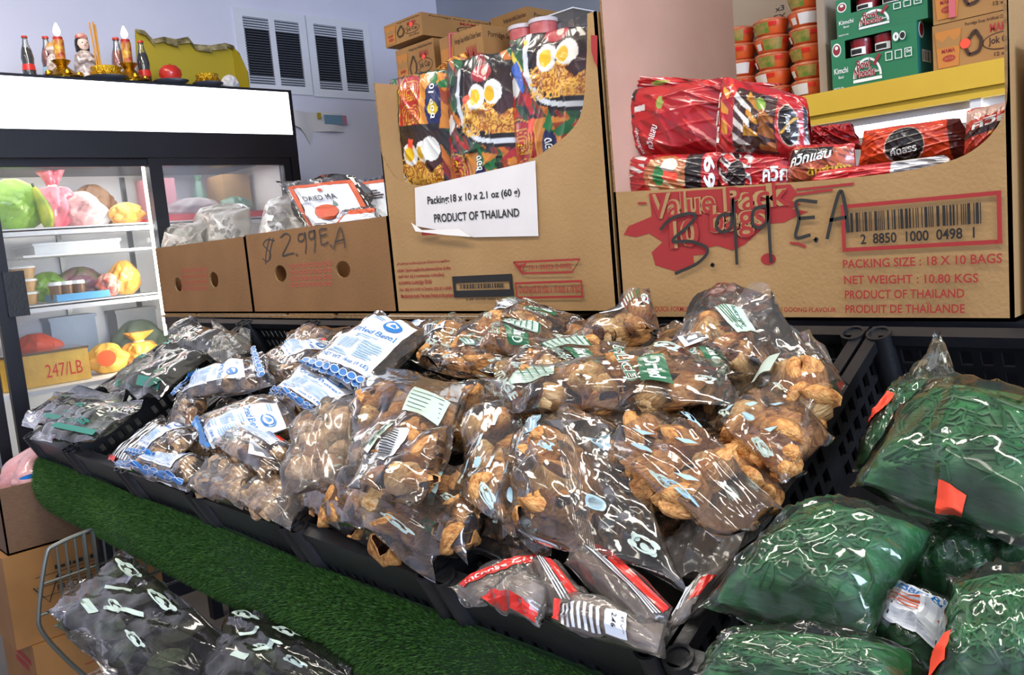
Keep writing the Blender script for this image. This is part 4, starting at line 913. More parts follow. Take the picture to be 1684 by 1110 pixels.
bag('betel bag with brown rings at the back behind the blue labels', [(470, 575), (555, 580), (572, 540), (480, 545)], .04, .05, 'nut', 9, .036, group=BG)
bag('betel bag with a small white label corner behind the husk pile', [(655, 565), (755, 585), (770, 545), (680, 530)], .05, .045, 'nut', 9, .036, deco=blue(.1, .5, .35, .95, False), group=BG)
# husk bags -----------------------------------------------------------------
bag('bag of dark husk rings lying at the back centre of the pile', [(690, 588), (800, 582), (815, 538), (705, 545)], .06, .05, 'husk', 9, .042, deco=green(3), group=NG)
bag('husk bag with pale table label behind the upright pouch', [(680, 598), (760, 622), (862, 600), (840, 560)], .06, .05, 'husk', 8, .045, deco=green(2), group=NG)
bag('husk bag touching the noodle carton, topmost at the back', [(795, 545), (905, 552), (945, 520), (822, 502)], .065, .05, 'husk', 9, .045, deco=green(1), group=NG)
bag('husk bag with bar code label at the back, below the carton text', [(925, 562), (965, 575), (1080, 540), (1070, 492)], .075, .05, 'husk', 9, .045, (.08, .92, .3, .95), deco=green(3), group=NG)
bag('long husk bag in the second row from the back, left side', [(742, 578), (760, 535), (935, 548), (925, 590)], .075, .045, 'husk', 11, .045, deco=green(0), group=NG)
bag('husk bag with table label lying above the SLICE bag', [(785, 612), (870, 632), (1050, 622), (1015, 562)], .09, .05, 'husk', 12, .048, deco=green(0), group=NG)
bag('large husk bag printed (SLICE) with green emblem at the pile centre', [(800, 625), (850, 682), (1195, 662), (1185, 585)], .105, .06, 'husk', 18, .05, (.12, .88, .12, .85), deco=lambda D, rs: (D.grid([(.25, .16), (.62, .10), (.66, .30), (.22, .36)], 'label_palegreen', 5, 5), [D.rect(.26 + .05 * k, .17, .268 + .05 * k, .33, 'label_green', 1, 3) for k in range(8)], [D.rect(.26, .19 + .035 * k, .62, .195 + .035 * k, 'label_green', 3, 1) for k in range(4)], D.piece('lettering'), D.text('(SLICE)', 0, 0, 0, 0, 'ink_white', .05, [(.18, .58), (.82, .60), (.82, .66), (.18, .64)]), D.text('(SLICE)', 0, 0, 0, 0, 'label_green', .01, [(.18, .58), (.82, .60), (.82, .66), (.18, .64)]), D.grid([(.45, .68), (.85, .66), (.85, .78), (.45, .78)], 'label_green', 5, 4), D.text('Dried', 0, 0, 0, 0, 'ink_white', .03, [(.5, .70), (.8, .70), (.8, .76), (.5, .76)]), scroll(D, .3, .8, .06), scroll(D, .75, .9, .05), D.piece('lettering'), D.text('STORAGE', 0, 0, 0, 0, 'label_palegreen', .03, [(.15, .08), (.85, .06), (.85, .11), (.15, .13)])) and None, group=NG)
bag('husk bag with an empty upright flap standing before the value carton', [(1110, 560), (1210, 612), (1338, 608), (1265, 485)], .09, .05, 'husk', 10, .046, (.1, .95, .05, .5), hs=(0, 0, 0, .03), deco=lambda D, rs: (D.grid([(.1, .45), (.6, .42), (.62, .62), (.12, .68)], 'label_palegreen', 6, 5), D.text('Nutrition', 0, 0, 0, 0, 'label_green', .02, [(.15, .58), (.5, .54), (.5, .58), (.15, .62)]), lines(D, .15, .47, .6, .56, 4, 'label_green', rs)) and None, group=NG, flare=.03)
bag('clear empty bag top rising in front of the value carton', [(1115, 548), (1262, 560), (1272, 492), (1182, 458)], .10, .012, 'none', film='film', group=NG, flare=.035, wr=.006)
bag('husk bag with printed Dried lettering near the right rim, upper', [(1060, 600), (1090, 645), (1250, 615), (1200, 548)], .085, .045, 'husk', 10, .046, deco=green(1), group=NG)
bag('husk bag against the right crate divider with white scroll ornament', [(1180, 640), (1325, 712), (1392, 640), (1330, 545)], .07, .05, 'husk', 9, .05, (.45, .95, .1, .6), deco=lambda D, rs: (scroll(D, .55, .85, .06, 'ink_white'), scroll(D, .7, .75, .04, 'ink_white'), D.grid([(.3, .2), (.5, .3), (.45, .5), (.28, .4)], 'label_palegreen', 4, 4)) and None, group=NG)
bag('husk bag with two pale chunks at the right divider, middle height', [(1170, 700), (1285, 790), (1365, 712), (1235, 632)], .075, .05, 'husk', 10, .05, (.25, .95, .15, .85), deco=green(4), group=NG)
bag('husk bag on the right with dark open husks facing the camera', [(930, 715), (1180, 885), (1275, 835), (1065, 655)], .09, .05, 'husk', 16, .05, (.3, .95, .1, .9), deco=green(4, 'label_paleblue'), group=NG, wr=.006)
bag('glossy clear bag with crimped seam and bright reflections, front centre', [(850, 872), (1110, 945), (1010, 690), (862, 684)], .105, .05, 'husk', 7, .052, (.08, .42, .1, .85), deco=lambda D, rs: (D.grid([(.08, .7), (.25, .7), (.25, .95), (.1, .95)], 'label_paleblue', 4, 5), [D.rect(.10 + .03 * k, .72, .11 + .03 * k, .92, 'label_white', 1, 4) for k in range(5)], D.ell(.62, .30, .07, .06, 'label_paleblue'), D.ell(.62, .30, .05, .04, 'film_milky'), scroll(D, .85, .12, .06, 'label_palegreen'), scroll(D, .35, .55, .05, 'label_paleblue'), seam(D, rs)) and None, hs=(-.05, -.045, 0, 0), group=NG, wr=.009, flare=.03)
bag('narrow upright husk bag left of the glossy seam bag', [(752, 830), (828, 858), (872, 690), (795, 655)], .09, .06, 'husk', 11, .05, (.08, .92, .05, .85), deco=green(4), hs=(-.03, -.03, 0, 0), group=NG)
bag('husk bag leaning between the narrow bag and the glossy bag', [(800, 885), (905, 912), (900, 735), (845, 715)], .075, .06, 'husk', 12, .05, (.1, .9, .04, .9), deco=green(4), hs=(-.05, -.05, 0, 0), group=NG)
bag('husk bag filling the gap behind the narrow upright bag', [(700, 720), (790, 730), (870, 650), (745, 628)], .06, .05, 'husk', 10, .045, deco=green(3), group=NG)
bag('tall husk pouch with pale table label behind the front bags', [(560, 770), (712, 808), (775, 640), (598, 600)], .09, .06, 'husk', 18, .046, (.08, .92, .08, .8), deco=lambda D, rs: (D.grid([(.6, .5), (.88, .48), (.9, .72), (.62, .76)], 'label_palegreen', 5, 5), [D.rect(.63, .54 + .04 * k, .87, .545 + .04 * k, 'label_green', 2, 1) for k in range(5)]) and None, group=NG)
bag('cloudy tall bag of nuts between the blue group and the husk pouch', [(465, 815), (560, 790), (600, 650), (500, 690)], .085, .06, 'nut', 15, .044, (.08, .92, .05, .9), film='film_milky', group=NG, wr=.006)
bag('husk bag with green Dried strip at the front, right of the corner bag', [(640, 890), (768, 925), (812, 800), (700, 752)], .07, .06, 'husk', 12, .05, (.1, .9, .1, .85), deco=lambda D, rs: (D.grid([(.40, .35), (.55, .38), (.52, .75), (.38, .72)], 'label_palegreen', 3, 6), D.text('Dried', 0, 0, 0, 0, 'label_green', .03, [(.53, .58), (.53, .74), (.43, .74), (.43, .58)]), scroll(D, .7, .5, .06), scroll(D, .6, .15, .07, 'label_green')) and None, hs=(-.05, -.05, 0, 0), group=NG)
bag('front corner bag of golden curled husks with bar code label above', [(490, 838), (705, 945), (735, 830), (545, 732)], .075, .075, 'husk', 17, .056, (.08, .95, .05, .7), deco=lambda D, rs: (D.grid([(.02, .55), (.30, .60), (.30, .96), (.04, .96)], 'label_palegreen', 6, 6), lines(D, .06, .6, .28, .9, 8, 'label_green', rs), D.grid([(.42, .82), (.62, .80), (.66, .99), (.46, .99)], 'label_white', 4, 4), scroll(D, .8, .3, .06)) and None, hs=(-.055, -.055, 0, 0), group=NG)
bag('loose husk bag with white bar code label on top of the front bags', [(575, 800), (690, 835), (742, 722), (628, 700)], .115, .04, 'husk', 6, .045, (.3, .95, .05, .9), deco=lambda D, rs: (D.grid([(.18, .35), (.52, .30), (.60, .85), (.28, .92)], 'label_white', 5, 5), [D.grid([(.30, .36 + .03 * k), (.50, .34 + .03 * k), (.505, .355 + .03 * k), (.305, .375 + .03 * k)], 'ink_black', 2, 1) for k in range(14)], D.grid([(.05, .5), (.14, .45), (.26, .95), (.16, .98)], 'label_palegreen', 2, 5), D.grid([(.09, .58), (.12, .56), (.20, .90), (.17, .92)], 'label_green', 2, 5)) and None, group=NG)
# underlay bags that fill the crates below the visible layer
for i, (q, lab) in enumerate([([(500, 800), (640, 850), (720, 740), (580, 690)], 'husk bag buried under the front corner bags'), ([(720, 880), (880, 940), (960, 800), (800, 740)], 'husk bag buried under the narrow upright bag'),
      ([(900, 860), (1090, 930), (1160, 800), (1000, 730)], 'husk bag buried under the glossy seam bag'), ([(1020, 780), (1200, 850), (1270, 740), (1100, 680)], 'husk bag buried under the bag of dark open husks'),
      ([(820, 720), (1000, 760), (1060, 660), (880, 620)], 'husk bag buried below the SLICE bag'), ([(1050, 690), (1220, 740), (1280, 650), (1120, 610)], 'husk bag buried on the right, below the Dried lettering bag'),
      ([(640, 720), (760, 750), (820, 650), (700, 620)], 'husk bag buried behind the tall pouch'), ([(380, 760), (480, 800), (540, 720), (440, 690)], 'nut bag buried under the blue centre bag'), ([(300, 740), (400, 770), (460, 690), (370, 660)], 'nut bag buried under the long white label'),
      ([(420, 690), (520, 720), (580, 640), (480, 610)], 'nut bag buried under the NET WT label bag'), ([(860, 620), (1000, 640), (1050, 560), (930, 540)], 'husk bag buried in the second row from the back'), ([(1040, 640), (1180, 660), (1220, 560), (1100, 545)], 'husk bag buried below the standing flap bag')]):
    bag(lab, q, .0, .06, 'nut' if 'nut bag' in lab else 'husk', 10, .045, (.05, .95, .05, .95), group='bags underneath')
bag('empty clear film corner between the glossy bag and the crate divider', [(1060, 935), (1170, 955), (1285, 815), (1190, 800)], .03, .03, 'none', film='film_milky', group=NG, wr=.008)
bag('husk bag pressed against the divider under the chunk bag', [(1150, 800), (1235, 880), (1320, 770), (1220, 720)], .035, .05, 'husk', 8, .05, (.1, .9, .1, .9), deco=green(4), group=NG)
# leaf bags -----------------------------------------------------------------
LG = 'dried leaf bags'
teal = lambda D, rs: (scroll(D, .3, .7, .07, 'label_green'), scroll(D, .65, .3, .07, 'label_green'), scroll(D, .2, .2, .05, 'label_green')) and None
mat('teal_print', '#2f7f6e', .4)
teal = lambda D, rs: (scroll(D, .3, .72, .06, 'teal_print'), scroll(D, .65, .3, .06, 'teal_print'), D.poly([(.4, .1), (.9, .1), (.9, .2), (.42, .18)], 'teal_print')) and None
bag('leaf bag with teal print at the front left end, film tip pointing left', [(34, 692), (150, 712), (215, 650), (95, 648)], .03, .04, 'leaf', 6, .05, deco=teal, group=LG, name='leaf_bag', flare=.03)
bag('leaf bag with one broad olive leaf on the front left rim', [(55, 722), (160, 728), (240, 664), (140, 665)], .045, .045, 'leaf', 6, .06, deco=teal, group=LG, name='leaf_bag', flare=.02)
bag('leaf bag lying against the lattice divider up the slope', [(205, 648), (262, 655), (358, 565), (290, 560)], .04, .05, 'leaf', 8, .06, deco=teal, group=LG, name='leaf_bag')
bag('narrow leaf bag at the far left edge of the leaf crate', [(172, 640), (215, 650), (285, 588), (252, 582)], .03, .04, 'leaf', 5, .05, deco=teal, group=LG, name='leaf_bag', film='film_milky')
bag('topmost leaf bag below the fruit carton at the back left', [(268, 572), (345, 580), (378, 548), (300, 532)], .05, .05, 'leaf', 6, .06, group=LG, name='leaf_bag')
# incense packets -----------------------------------------------------------
IG = 'incense packets'
mat('incense_grey', '#8d7f78', .6)
def inc(txt=True, side=.7):
    def f(D, rs):
        D.grid([(.04, side), (.96, side), (.96, side + .2), (.04, side + .2)], 'label_red', 10, 3)
        for k in range(3): D.rect(.04, side - .07 - .07 * k, .96, side - .035 - .07 * k, 'label_white', 8, 1)
        if txt: D.text('Incense  CHI', 0, 0, 0, 0, 'ink_white', .01, [(.10, side + .05), (.9, side + .05), (.9, side + .16), (.1, side + .16)])
    return f
bag('incense packet with red Incense band at the left of the front crate', [(742, 968), (778, 996), (905, 948), (880, 905)], .015, .03, 'mass', fill=(.05, .95, .05, .9), massmat='incense_grey', film='film_milky', deco=lambda D, rs: (D.grid([(.15, .12), (.45, .12), (.62, .95), (.30, .98)], 'label_red', 4, 10), D.text('Incense CHI', 0, 0, 0, 0, 'ink_white', .01, [(.42, .16), (.55, .92), (.38, .94), (.26, .18)])) and None, group=IG, name='incense_packet', cat='packet')
bag('bunched clear incense packet nearest the left front rim', [(795, 992), (880, 1020), (912, 965), (862, 935)], .04, .045, 'mass', fill=(.1, .9, .05, .8), massmat='incense_grey', film='film_milky', deco=inc(False, .02), group=IG, name='incense_packet', cat='packet', wr=.008)
bag('incense packet on edge showing a red and black striped side', [(872, 922), (900, 1000), (975, 990), (912, 922)], .035, .035, 'mass', fill=(.05, .95, .05, .9), massmat='incense', film='film_milky', deco=inc(False, .6), group=IG, name='incense_packet', cat='packet')
bag('largest incense packet with red edge stripe and dark contents', [(930, 925), (1045, 1030), (1105, 1005), (985, 888)], .05, .045, 'mass', fill=(.05, .95, .05, .6), massmat='incense', film='film_milky', deco=inc(False, .74), group=IG, name='incense_packet', cat='packet')
bag('incense packet in front with striped end and net weight box', [(912, 1030), (1080, 1078), (1095, 1020), (925, 968)], .04, .04, 'mass', fill=(.15, .95, .05, .9), massmat='incense_grey', film='film_milky', deco=lambda D, rs: ([D.rect(.12 + .06 * k, .05, .15 + .06 * k, .5, 'label_white', 1, 5) for k in range(7)], D.rect(.03, .1, .10, .55, 'label_red', 2, 4), D.rect(.56, .06, .74, .5, 'label_white', 3, 4), D.text('NET WT', 0, 0, 0, 0, 'ink_black', .01, [(.70, .45), (.70, .12), (.72, .12), (.72, .45)]), D.text('2.46', 0, 0, 0, 0, 'ink_black', .01, [(.62, .42), (.62, .15), (.66, .15), (.66, .42)])) and None, group=IG, name='incense_packet', cat='packet', wr=.005)
bag('long limp incense packet stretched along the crate divider', [(1085, 1048), (1150, 1002), (1240, 868), (1195, 880)], .03, .025, 'mass', fill=(.1, .9, .05, .55), massmat='incense_grey', film='film_milky', deco=lambda D, rs: (D.grid([(.55, .18), (.95, .16), (.95, .36), (.55, .38)], 'label_red', 4, 4), [D.rect(.2 + .07 * k, .14, .24 + .07 * k, .36, 'label_white', 1, 3) for k in range(4)]) and None, group=IG, name='incense_packet', cat='packet')
# bags of green strands --------------------------------------------------------------
SG = 'bags of green strands'
kw = dict(kind='mass', film='film_green', group=SG, name='strand_bag', wr=.009, massmat='green_mass')
bag('bag of green strands with a film tip rising at the back of its crate', [(1405, 770), (1500, 780), (1610, 640), (1480, 632)], .0, .09, fill=(.05, .95, .05, .92), sticker=(.2, .45), **kw)
bag('flat bag of green strands showing behind, under the topmost one', [(1490, 975), (1640, 985), (1690, 880), (1530, 872)], -.01, .08, fill=(.05, .95, .05, .95), **kw)
bag('topmost bulging bag of green strands at the right edge of the picture', [(1408, 800), (1720, 905), (1790, 690), (1530, 640)], .07, .12, fill=(.06, .96, .08, .95), sticker=(.55, .06), **kw)
bag('bag of green strands cut by the right edge, below the topmost one', [(1630, 960), (1780, 985), (1800, 870), (1650, 870)], .0, .08, fill=(.05, .95, .05, .95), **kw)
bag('big bag of green strands leaning on the crate divider at the left', [(1160, 1000), (1425, 1050), (1530, 875), (1340, 832)], .055, .11, fill=(.05, .96, .06, .94), **kw)
bag('bag of green strands with a white printed label between its neighbours', [(1395, 1060), (1530, 1110), (1590, 1010), (1450, 965)], .01, .07, fill=(.05, .95, .05, .95), deco=lambda D, rs: (D.grid([(.15, .25), (.95, .25), (.95, .8), (.2, .8)], 'label_white', 8, 8), D.text('RUBBER BA', 0, 0, 0, 0, 'label_blue', .02, [(.3, .68), (.92, .68), (.92, .77), (.3, .77)]), D.ell(.2, .70, .05, .07, 'label_red'), lines(D, .3, .5, .9, .64, 4, 'label_orange', rs), D.barcode(.2, .3, .5, .45, 'ink_black', 6, 10)) and None, **kw)
bag('bag of green strands along the bottom edge of the picture', [(1130, 1150), (1500, 1180), (1500, 1065), (1205, 1040)], .04, .08, fill=(.05, .95, .05, .9), **kw)
bag('bag of green strands in the bottom right corner with an orange sticker', [(1525, 1180), (1790, 1180), (1780, 960), (1565, 960)], .05, .11, fill=(.06, .95, .05, .92), sticker=(.08, .3), **kw)
bag('thin clear film tip standing up at the back of the green strand crate', [(1478, 668), (1592, 672), (1552, 562), (1538, 556)], .03, .012, 'none', film='film_green', group=SG, name='strand_bag', wr=.004, flare=.02)

# ================================================================== printed noodle packs
def inpoly(A, B, pts):
    r = np.zeros(A.shape, bool); n = len(pts)
    for i in range(n):
        (x0, y0), (x1, y1) = pts[i], pts[(i + 1) % n]
        c = ((y0 > B) != (y1 > B)) & (A < (x1 - x0) * (B - y0) / ((y1 - y0) if y1 != y0 else 1e-9) + x0); r ^= c
    return r
def dline(A, B, pts, asp):
    d = np.full(A.shape, 9.0)
    for (x0, y0), (x1, y1) in zip(pts[:-1], pts[1:]):
        dx, dy = x1 - x0, (y1 - y0) * asp; L = dx * dx + dy * dy + 1e-12
        t = np.clip(((A - x0) * dx + (B - y0) * asp * dy) / L, 0, 1); d = np.minimum(d, np.hypot(A - x0 - t * dx, (B - y0) * asp - t * dy))
    return d
def paint(A, B, base, ops, asp, rs):
    C = np.empty(A.shape + (3,)); C[:] = lin(base)
    for o in ops:
        k, col = o[0], np.array(lin(o[1]))
        if k == 'e': m = ((A - o[2]) / o[4]) ** 2 + ((B - o[3]) / o[5]) ** 2 < 1
        elif k == 'p': m = inpoly(A, B, o[2])
        elif k == 'l': m = dline(A, B, arc(o[2], 5), asp) < o[3] / 2
        elif k == 'n':  # mottle inside polygon
            z = sum(np.sin(A * rs.uniform(8, 40) + B * rs.uniform(8, 40) + rs.uniform(0, 6)) for _ in range(4)); m = (z > o[3]) & inpoly(A, B, o[2])
        elif k == 'strands':
            m = np.zeros(A.shape, bool); (x0, y0, x1, y1) = o[2]
            for _ in range(o[3]):
                cx, cy, r = rs.uniform(x0, x1), rs.uniform(y0, y1), rs.uniform(.03, .09); d = np.abs(np.hypot(A - cx, (B - cy) * asp) - r); m |= (d < o[4]) & (A > x0) & (A < x1) & (B > y0) & (B < y1)
        C[m] = col
    return C
def pack(label, quad, Y, puff, base, ops, text=None, mat_='print_gloss', asp=1.3, hs=None, nrm=(0, -1, .12), res=120, group=None, name='noodle_pack', wr=.003, film=False, dY=(0, 0, 0, 0)):
    nrm = np.array(nrm) / np.linalg.norm(nrm); P4 = [at(*q, 1, Y + e) for q, e in zip(quad, dY)]
    t, Gt, A, B, H = bag(label, None, 0, puff, 'painted', fill=(.06, .94, .06, .94), P4=P4, nrm=nrm, res=res, group=group, name=name, cat='pack', wr=wr, flare=.006)
    rs = np.random.RandomState(NB); C = paint(A, B, base, ops, asp, rs)
    Gb = sheet(P4, -nrm, np.abs(H) * .9, res)[::6, ::6]; m_ = Gb.shape[0]
    V = np.vstack([Gt.reshape(-1, 3), Gb.reshape(-1, 3)]) - np.array(t.location)
    me = mesh_np('wrapper', V, gfaces(res, res) + gfaces(m_, m_, res * res, True), [mat_])
    ca = me.color_attributes.new('Col', 'FLOAT_COLOR', 'POINT'); cc = np.ones((len(V), 4), dtype=np.float32); cc[:res * res, :3] = C.reshape(-1, 3); cc[res * res:, :3] = lin(base); ca.data.foreach_set('color', cc.ravel())
    link('wrapper', me, t)
    if text:
        D = Deco(lambda P, off: sample(Gt, P) + nrm * (off + .0016)); text(D); D.build('printed_text', t)
    return t
GOLD = '#d09a3a'
def shift(ops, da, db):
    out = []
    for o in ops:
        o = list(o)
        if o[0] == 'e': o[2] += da; o[3] += db
        elif o[0] in ('p', 'l', 'n'): o[2] = [(a + da, b + db) for a, b in o[2]]
        elif o[0] == 'strands': x0, y0, x1, y1 = o[2]; o[2] = (x0 + da, y0 + db, x1 + da, y1 + db)
        out.append(tuple(o))
    return out
CLUT = [('n', '#7a1a1e', [(-1, -1), (2, -1), (2, 2), (-1, 2)], .9), ('n', '#17552f', [(-1, -1), (2, -1), (2, 2), (-1, 2)], 1.1), ('n', '#b8651f', [(-1, -1), (2, -1), (2, 2), (-1, 2)], 2.0), ('n', '#c9ccd0', [(-1, -1), (2, -1), (2, 2), (-1, 2)], 2.9)]
def mama_ops(v):
    bowl = [(.28, .98), (.31, .72), (.48, .54), (.72, .485), (1, .48)]
    ops = [('n', '#1c4a2c', [(0, .4), (1, .4), (1, 1), (0, 1)], .4), ('n', '#6e1720', [(0, .35), (.3, .35), (.3, .8), (0, .8)], .6), ('n', '#7d2b1c', [(.3, .35), (1, .35), (1, 1), (.3, 1)], 1.2),
        ('p', '#1a1416', [(.25, 1), (.28, .72), (.46, .50), (.72, .44), (1, .43), (1, 1)]), ('l', '#c9cfd4', bowl, .06), ('p', '#2b1a14', [(.36, .95), (.38, .72), (.52, .59), (.75, .53), (1, .53), (1, .95)]),
        ('p', '#b8742a', [(.38, .70), (.52, .58), (.75, .53), (1, .53), (1, .66), (.7, .74)]), ('strands', '#e3b04a', (.36, .53, 1, .75), 60, .007), ('strands', '#8f4a18', (.38, .54, 1, .72), 25, .005),
        ('e', '#e8e6df', .55, .78, .12, .085), ('e', '#e3b71d', .54, .78, .07, .055), ('e', '#e8e6df', .77, .80, .11, .08), ('e', '#dcae22', .73, .79, .06, .05), ('p', '#3a1d1c', [(.75, .70), (.98, .80), (1, .72), (.85, .64)]),
        ('e', '#a02c34', .62, .935, .13, .06), ('e', '#d9b8a8', .66, .945, .04, .03), ('n', '#d8d2c4', [(.78, .88), (1, .9), (1, 1), (.8, .99)], 1.3),
        ('e', '#d9dbd8', .12, .64, .10, .065), ('n', '#b0251f', [(0, .45), (.4, .45), (.35, .58), (0, .6)], -.4), ('p', '#c27a26', [(.40, 0), (1, 0), (1, .36), (.6, .42), (.38, .42)]), ('n', '#8a3a16', [(.62, 0), (1, 0), (1, .36), (.62, .38)], .5),
        ('p', '#a51f22', [(.04, 0), (.40, 0), (.40, .36), (.30, .42), (.04, .42)]), ('l', GOLD, [(.04, 0), (.04, .41), (.30, .415), (.39, .36), (.40, 0)], .014)]
    for (cx, cy) in ((.2, .28), (.24, .09)):
        for r in (.13, .10, .07, .04): ops.append(('l', GOLD, [(cx - r, cy - r * .6), (cx - r, cy + r * .6), (cx + r, cy + r * .6), (cx + r, cy - r * .4), (cx - r * .4, cy - r * .4)], .014))
    ops += [('e', '#161f4d', .56, .17, .10, .18), ('e', '#d9b81f', .56, .15, .065, .052), ('p', '#1f6a35', [(.50, .36), (.58, .46), (.62, .36), (.58, .32)]), ('p', '#1f6a35', [(.60, .33), (.85, .40), (.82, .31), (.66, .29)]), ('p', '#a3232a', [(.80, .34), (1, .46), (1, .38)])]
    return ops
def mama_txt(D):
    D.text('10', .525, .125, .595, .175, 'ink_red', .03); D.text('ซอง', 0, 0, 0, 0, 'ink_white', .02, [(.60, .22), (.60, .32), (.52, .32), (.52, .22)]); D.text('ซ', 0, 0, 0, 0, 'ink_white', .02, [(.60, .03), (.60, .09), (.53, .09), (.53, .03)])
    D.text('บะหมี่กึ่งสำเร็จรูป', 0, 0, 0, 0, 'yellow_paint', .02, [(.36, .06), (.36, .34), (.31, .34), (.31, .06)]); D.text('ต้มยำ', 0, 0, 0, 0, 'ink_black', .03, [(.85, .08), (.85, .3), (.75, .3), (.75, .08)])
    D.ring(.2, .28, .05, .035, .012, 'gold_leaf', 14)
MG = 'printed noodle packs in the tall carton'
pack('left glossy printed noodle pack in the tall carton, turned sideways', [(655, 330), (755, 335), (738, 108), (640, 128)], 1.42, .06, '#1a1a18', CLUT + shift(mama_ops(0), .25, .55) + shift([o for o in mama_ops(0) if True][:14], -.12, -.42) + [('e', '#d8d8d0', .75, .40, .12, .09), ('p', '#ff5236', [(.40, .42), (.48, .40), (.50, .47), (.43, .48)])], lambda D: D.text('ซอง 10', 0, 0, 0, 0, 'ink_white', .02, [(.84, .62), (.84, .88), (.78, .88), (.78, .62)]), group=MG, asp=2.0, wr=.005)
pack('middle glossy printed noodle pack in the tall carton with orange sticker', [(745, 345), (862, 330), (846, 76), (734, 100)], 1.415, .06, '#1a1a18', CLUT + shift(mama_ops(1), 0, -.08) + [('p', '#ff5236', [(.38, .66), (.47, .68), (.45, .73), (.36, .71)])], mama_txt, group=MG, asp=2.0, wr=.005)
pack('right and tallest glossy noodle pack in the tall carton with egg halves', [(850, 325), (985, 305), (975, 34), (836, 62)], 1.42, .06, '#16181a', CLUT + shift(mama_ops(2), 0, 0.03) + [('n', '#d8c832', [(.02, .74), (.28, .74), (.28, .98), (.02, .98)], .9), ('n', '#3a62c0', [(.05, .62), (.28, .62), (.28, .85), (.05, .8)], 1.2), ('p', '#ff5236', [(.30, .37), (.38, .38), (.40, .46), (.31, .45)])], mama_txt, group=MG, asp=2.0, wr=.004)
pack('orange crinkled noodle pack end poking up behind the middle pack', [(690, 150), (780, 130), (765, 84), (735, 108)], 1.52, .04, '#b8681c', [('n', '#e8b04a', [(0, 0), (1, 0), (1, 1), (0, 1)], .2), ('n', '#5c3010', [(0, 0), (1, 0), (1, 1), (0, 1)], 1.6)], None, group=MG, res=50, wr=.012)
RG = 'red noodle packs in the value carton'
def red_ops(k=0, o=False):
    base = [('n', '#8c0f14', [(0, 0), (1, 0), (1, 1), (0, 1)], 1.5), ('n', '#d63a34', [(0, 0), (1, 0), (1, 1), (0, 1)], 2.0)]
    if k == 0: base += [('p', '#3a1d16', [(.28, .1), (.72, .08), (.75, .85), (.3, .9)]), ('n', '#d8d3cb', [(.28, .2), (.48, .18), (.5, .8), (.3, .85)], .3), ('n', '#c98a2c', [(.42, .3), (.56, .3), (.58, .85), (.45, .88)], .2), ('e', '#7fa03a', .60, .72, .045, .09), ('n', '#9a5a24', [(.56, .12), (.72, .12), (.72, .7), (.58, .65)], -.3), ('e', '#c0a890', .84, .5, .085, .30), ('e', '#1c1412', .84, .5, .078, .28), ('l', '#c99a2a', [(.78, .38), (.84, .5), (.90, .62)], .02), ('p', '#1c1412', [(.95, .1), (.985, .1), (.985, .8), (.95, .85)]), ('n', '#d0902c', [(.12, .3), (.22, .3), (.22, .92), (.12, .92)], .1)]
    if k == 1: base += [('n', '#1d1512', [(.08, .55), (.26, .55), (.26, .98), (.08, .98)], .3), ('n', '#d4cfc8', [(.15, .6), (.30, .6), (.30, .95), (.15, .95)], .8), ('p', '#cfc9c2', [(.26, .62), (.36, .64), (.36, .72), (.26, .7)]), ('e', '#8fa048', .50, .72, .03, .09), ('p', '#a01218', [(.55, 0), (.70, 0), (.72, .9), (.56, .95)]), ('n', '#e08a80', [(.75, .05), (1, .05), (1, .4), (.75, .4)], 1.4)]
    if k == 2: base += [('n', '#d9d4cc', [(0, .4), (.3, .6), (.3, 1), (0, .9)], .2), ('e', '#a86438', .52, .5, .22, .45), ('n', '#d8b48a', [(.35, .1), (.72, .1), (.72, .9), (.35, .9)], 1.0), ('e', '#2c7a3e', .46, .5, .06, .22), ('e', '#e0d6c4', .56, .72, .08, .16), ('p', '#1c1414', [(.72, 0), (.86, 0), (.86, 1), (.72, 1)]), ('p', '#ff5236', [(.50, .42), (.64, .36), (.65, .56), (.51, .60)])]
    if k == 3: base += [('n', '#cfcbc6', [(0, .1), (.55, .1), (.55, 1), (0, 1)], .1), ('n', '#17130f', [(.05, .1), (.55, .1), (.55, 1), (.05, 1)], 1.0), ('e', '#201614', .35, .45, .13, .35)]
    if k == 4: base += [('p', '#b85a3a', [(.06, .05), (.98, .08), (.98, .9), (.06, .92)]), ('n', '#7c3a22', [(.06, .05), (.98, .08), (.98, .9), (.06, .92)], .6), ('p', '#181210', [(.05, .5), (.2, .5), (.75, .72), (.72, .92), (.1, .85)])]
    if k == 5: base = [('n', '#e8501e', [(0, 0), (1, 0), (1, 1), (0, 1)], .8), ('n', '#a82a12', [(0, 0), (1, 0), (1, 1), (0, 1)], 2.0), ('e', '#c8a898', .48, .48, .19, .42), ('e', '#17100e', .48, .48, .18, .40), ('p', '#4a1512', [(.86, 0), (1, 0), (1, 1), (.86, 1)])]
    if k == 6: base = [('n', '#c8422a', [(0, 0), (1, 0), (1, 1), (0, 1)], .2), ('p', '#d4b0a0', [(0, .7), (1, .8), (1, 1), (0, .95)]), ('p', '#3a201a', [(0, .35), (.8, .45), (.8, .58), (0, .5)]), ('n', '#d0a02c', [(.5, .1), (.9, .1), (.9, .4), (.5, .4)], 1)]
    if k == 7: base = [('n', '#e04a44', [(0, 0), (1, 0), (1, 1), (0, 1)], 1.3), ('p', '#d4d2cf', [(.62, 0), (1, 0), (1, 1), (.62, 1)]), ('n', '#555', [(.64, .1), (.98, .1), (.98, .9), (.64, .9)], .7) if False else ('n', '#77736f', [(.64, .1), (.98, .1), (.98, .9), (.64, .9)], .9)]
    return base
wt = lambda s, q, m='ink_white', b=.03: (lambda D: D.text(s, 0, 0, 0, 0, m, b, q))
kw = dict(mat_='print_red', group=RG, asp=.6)
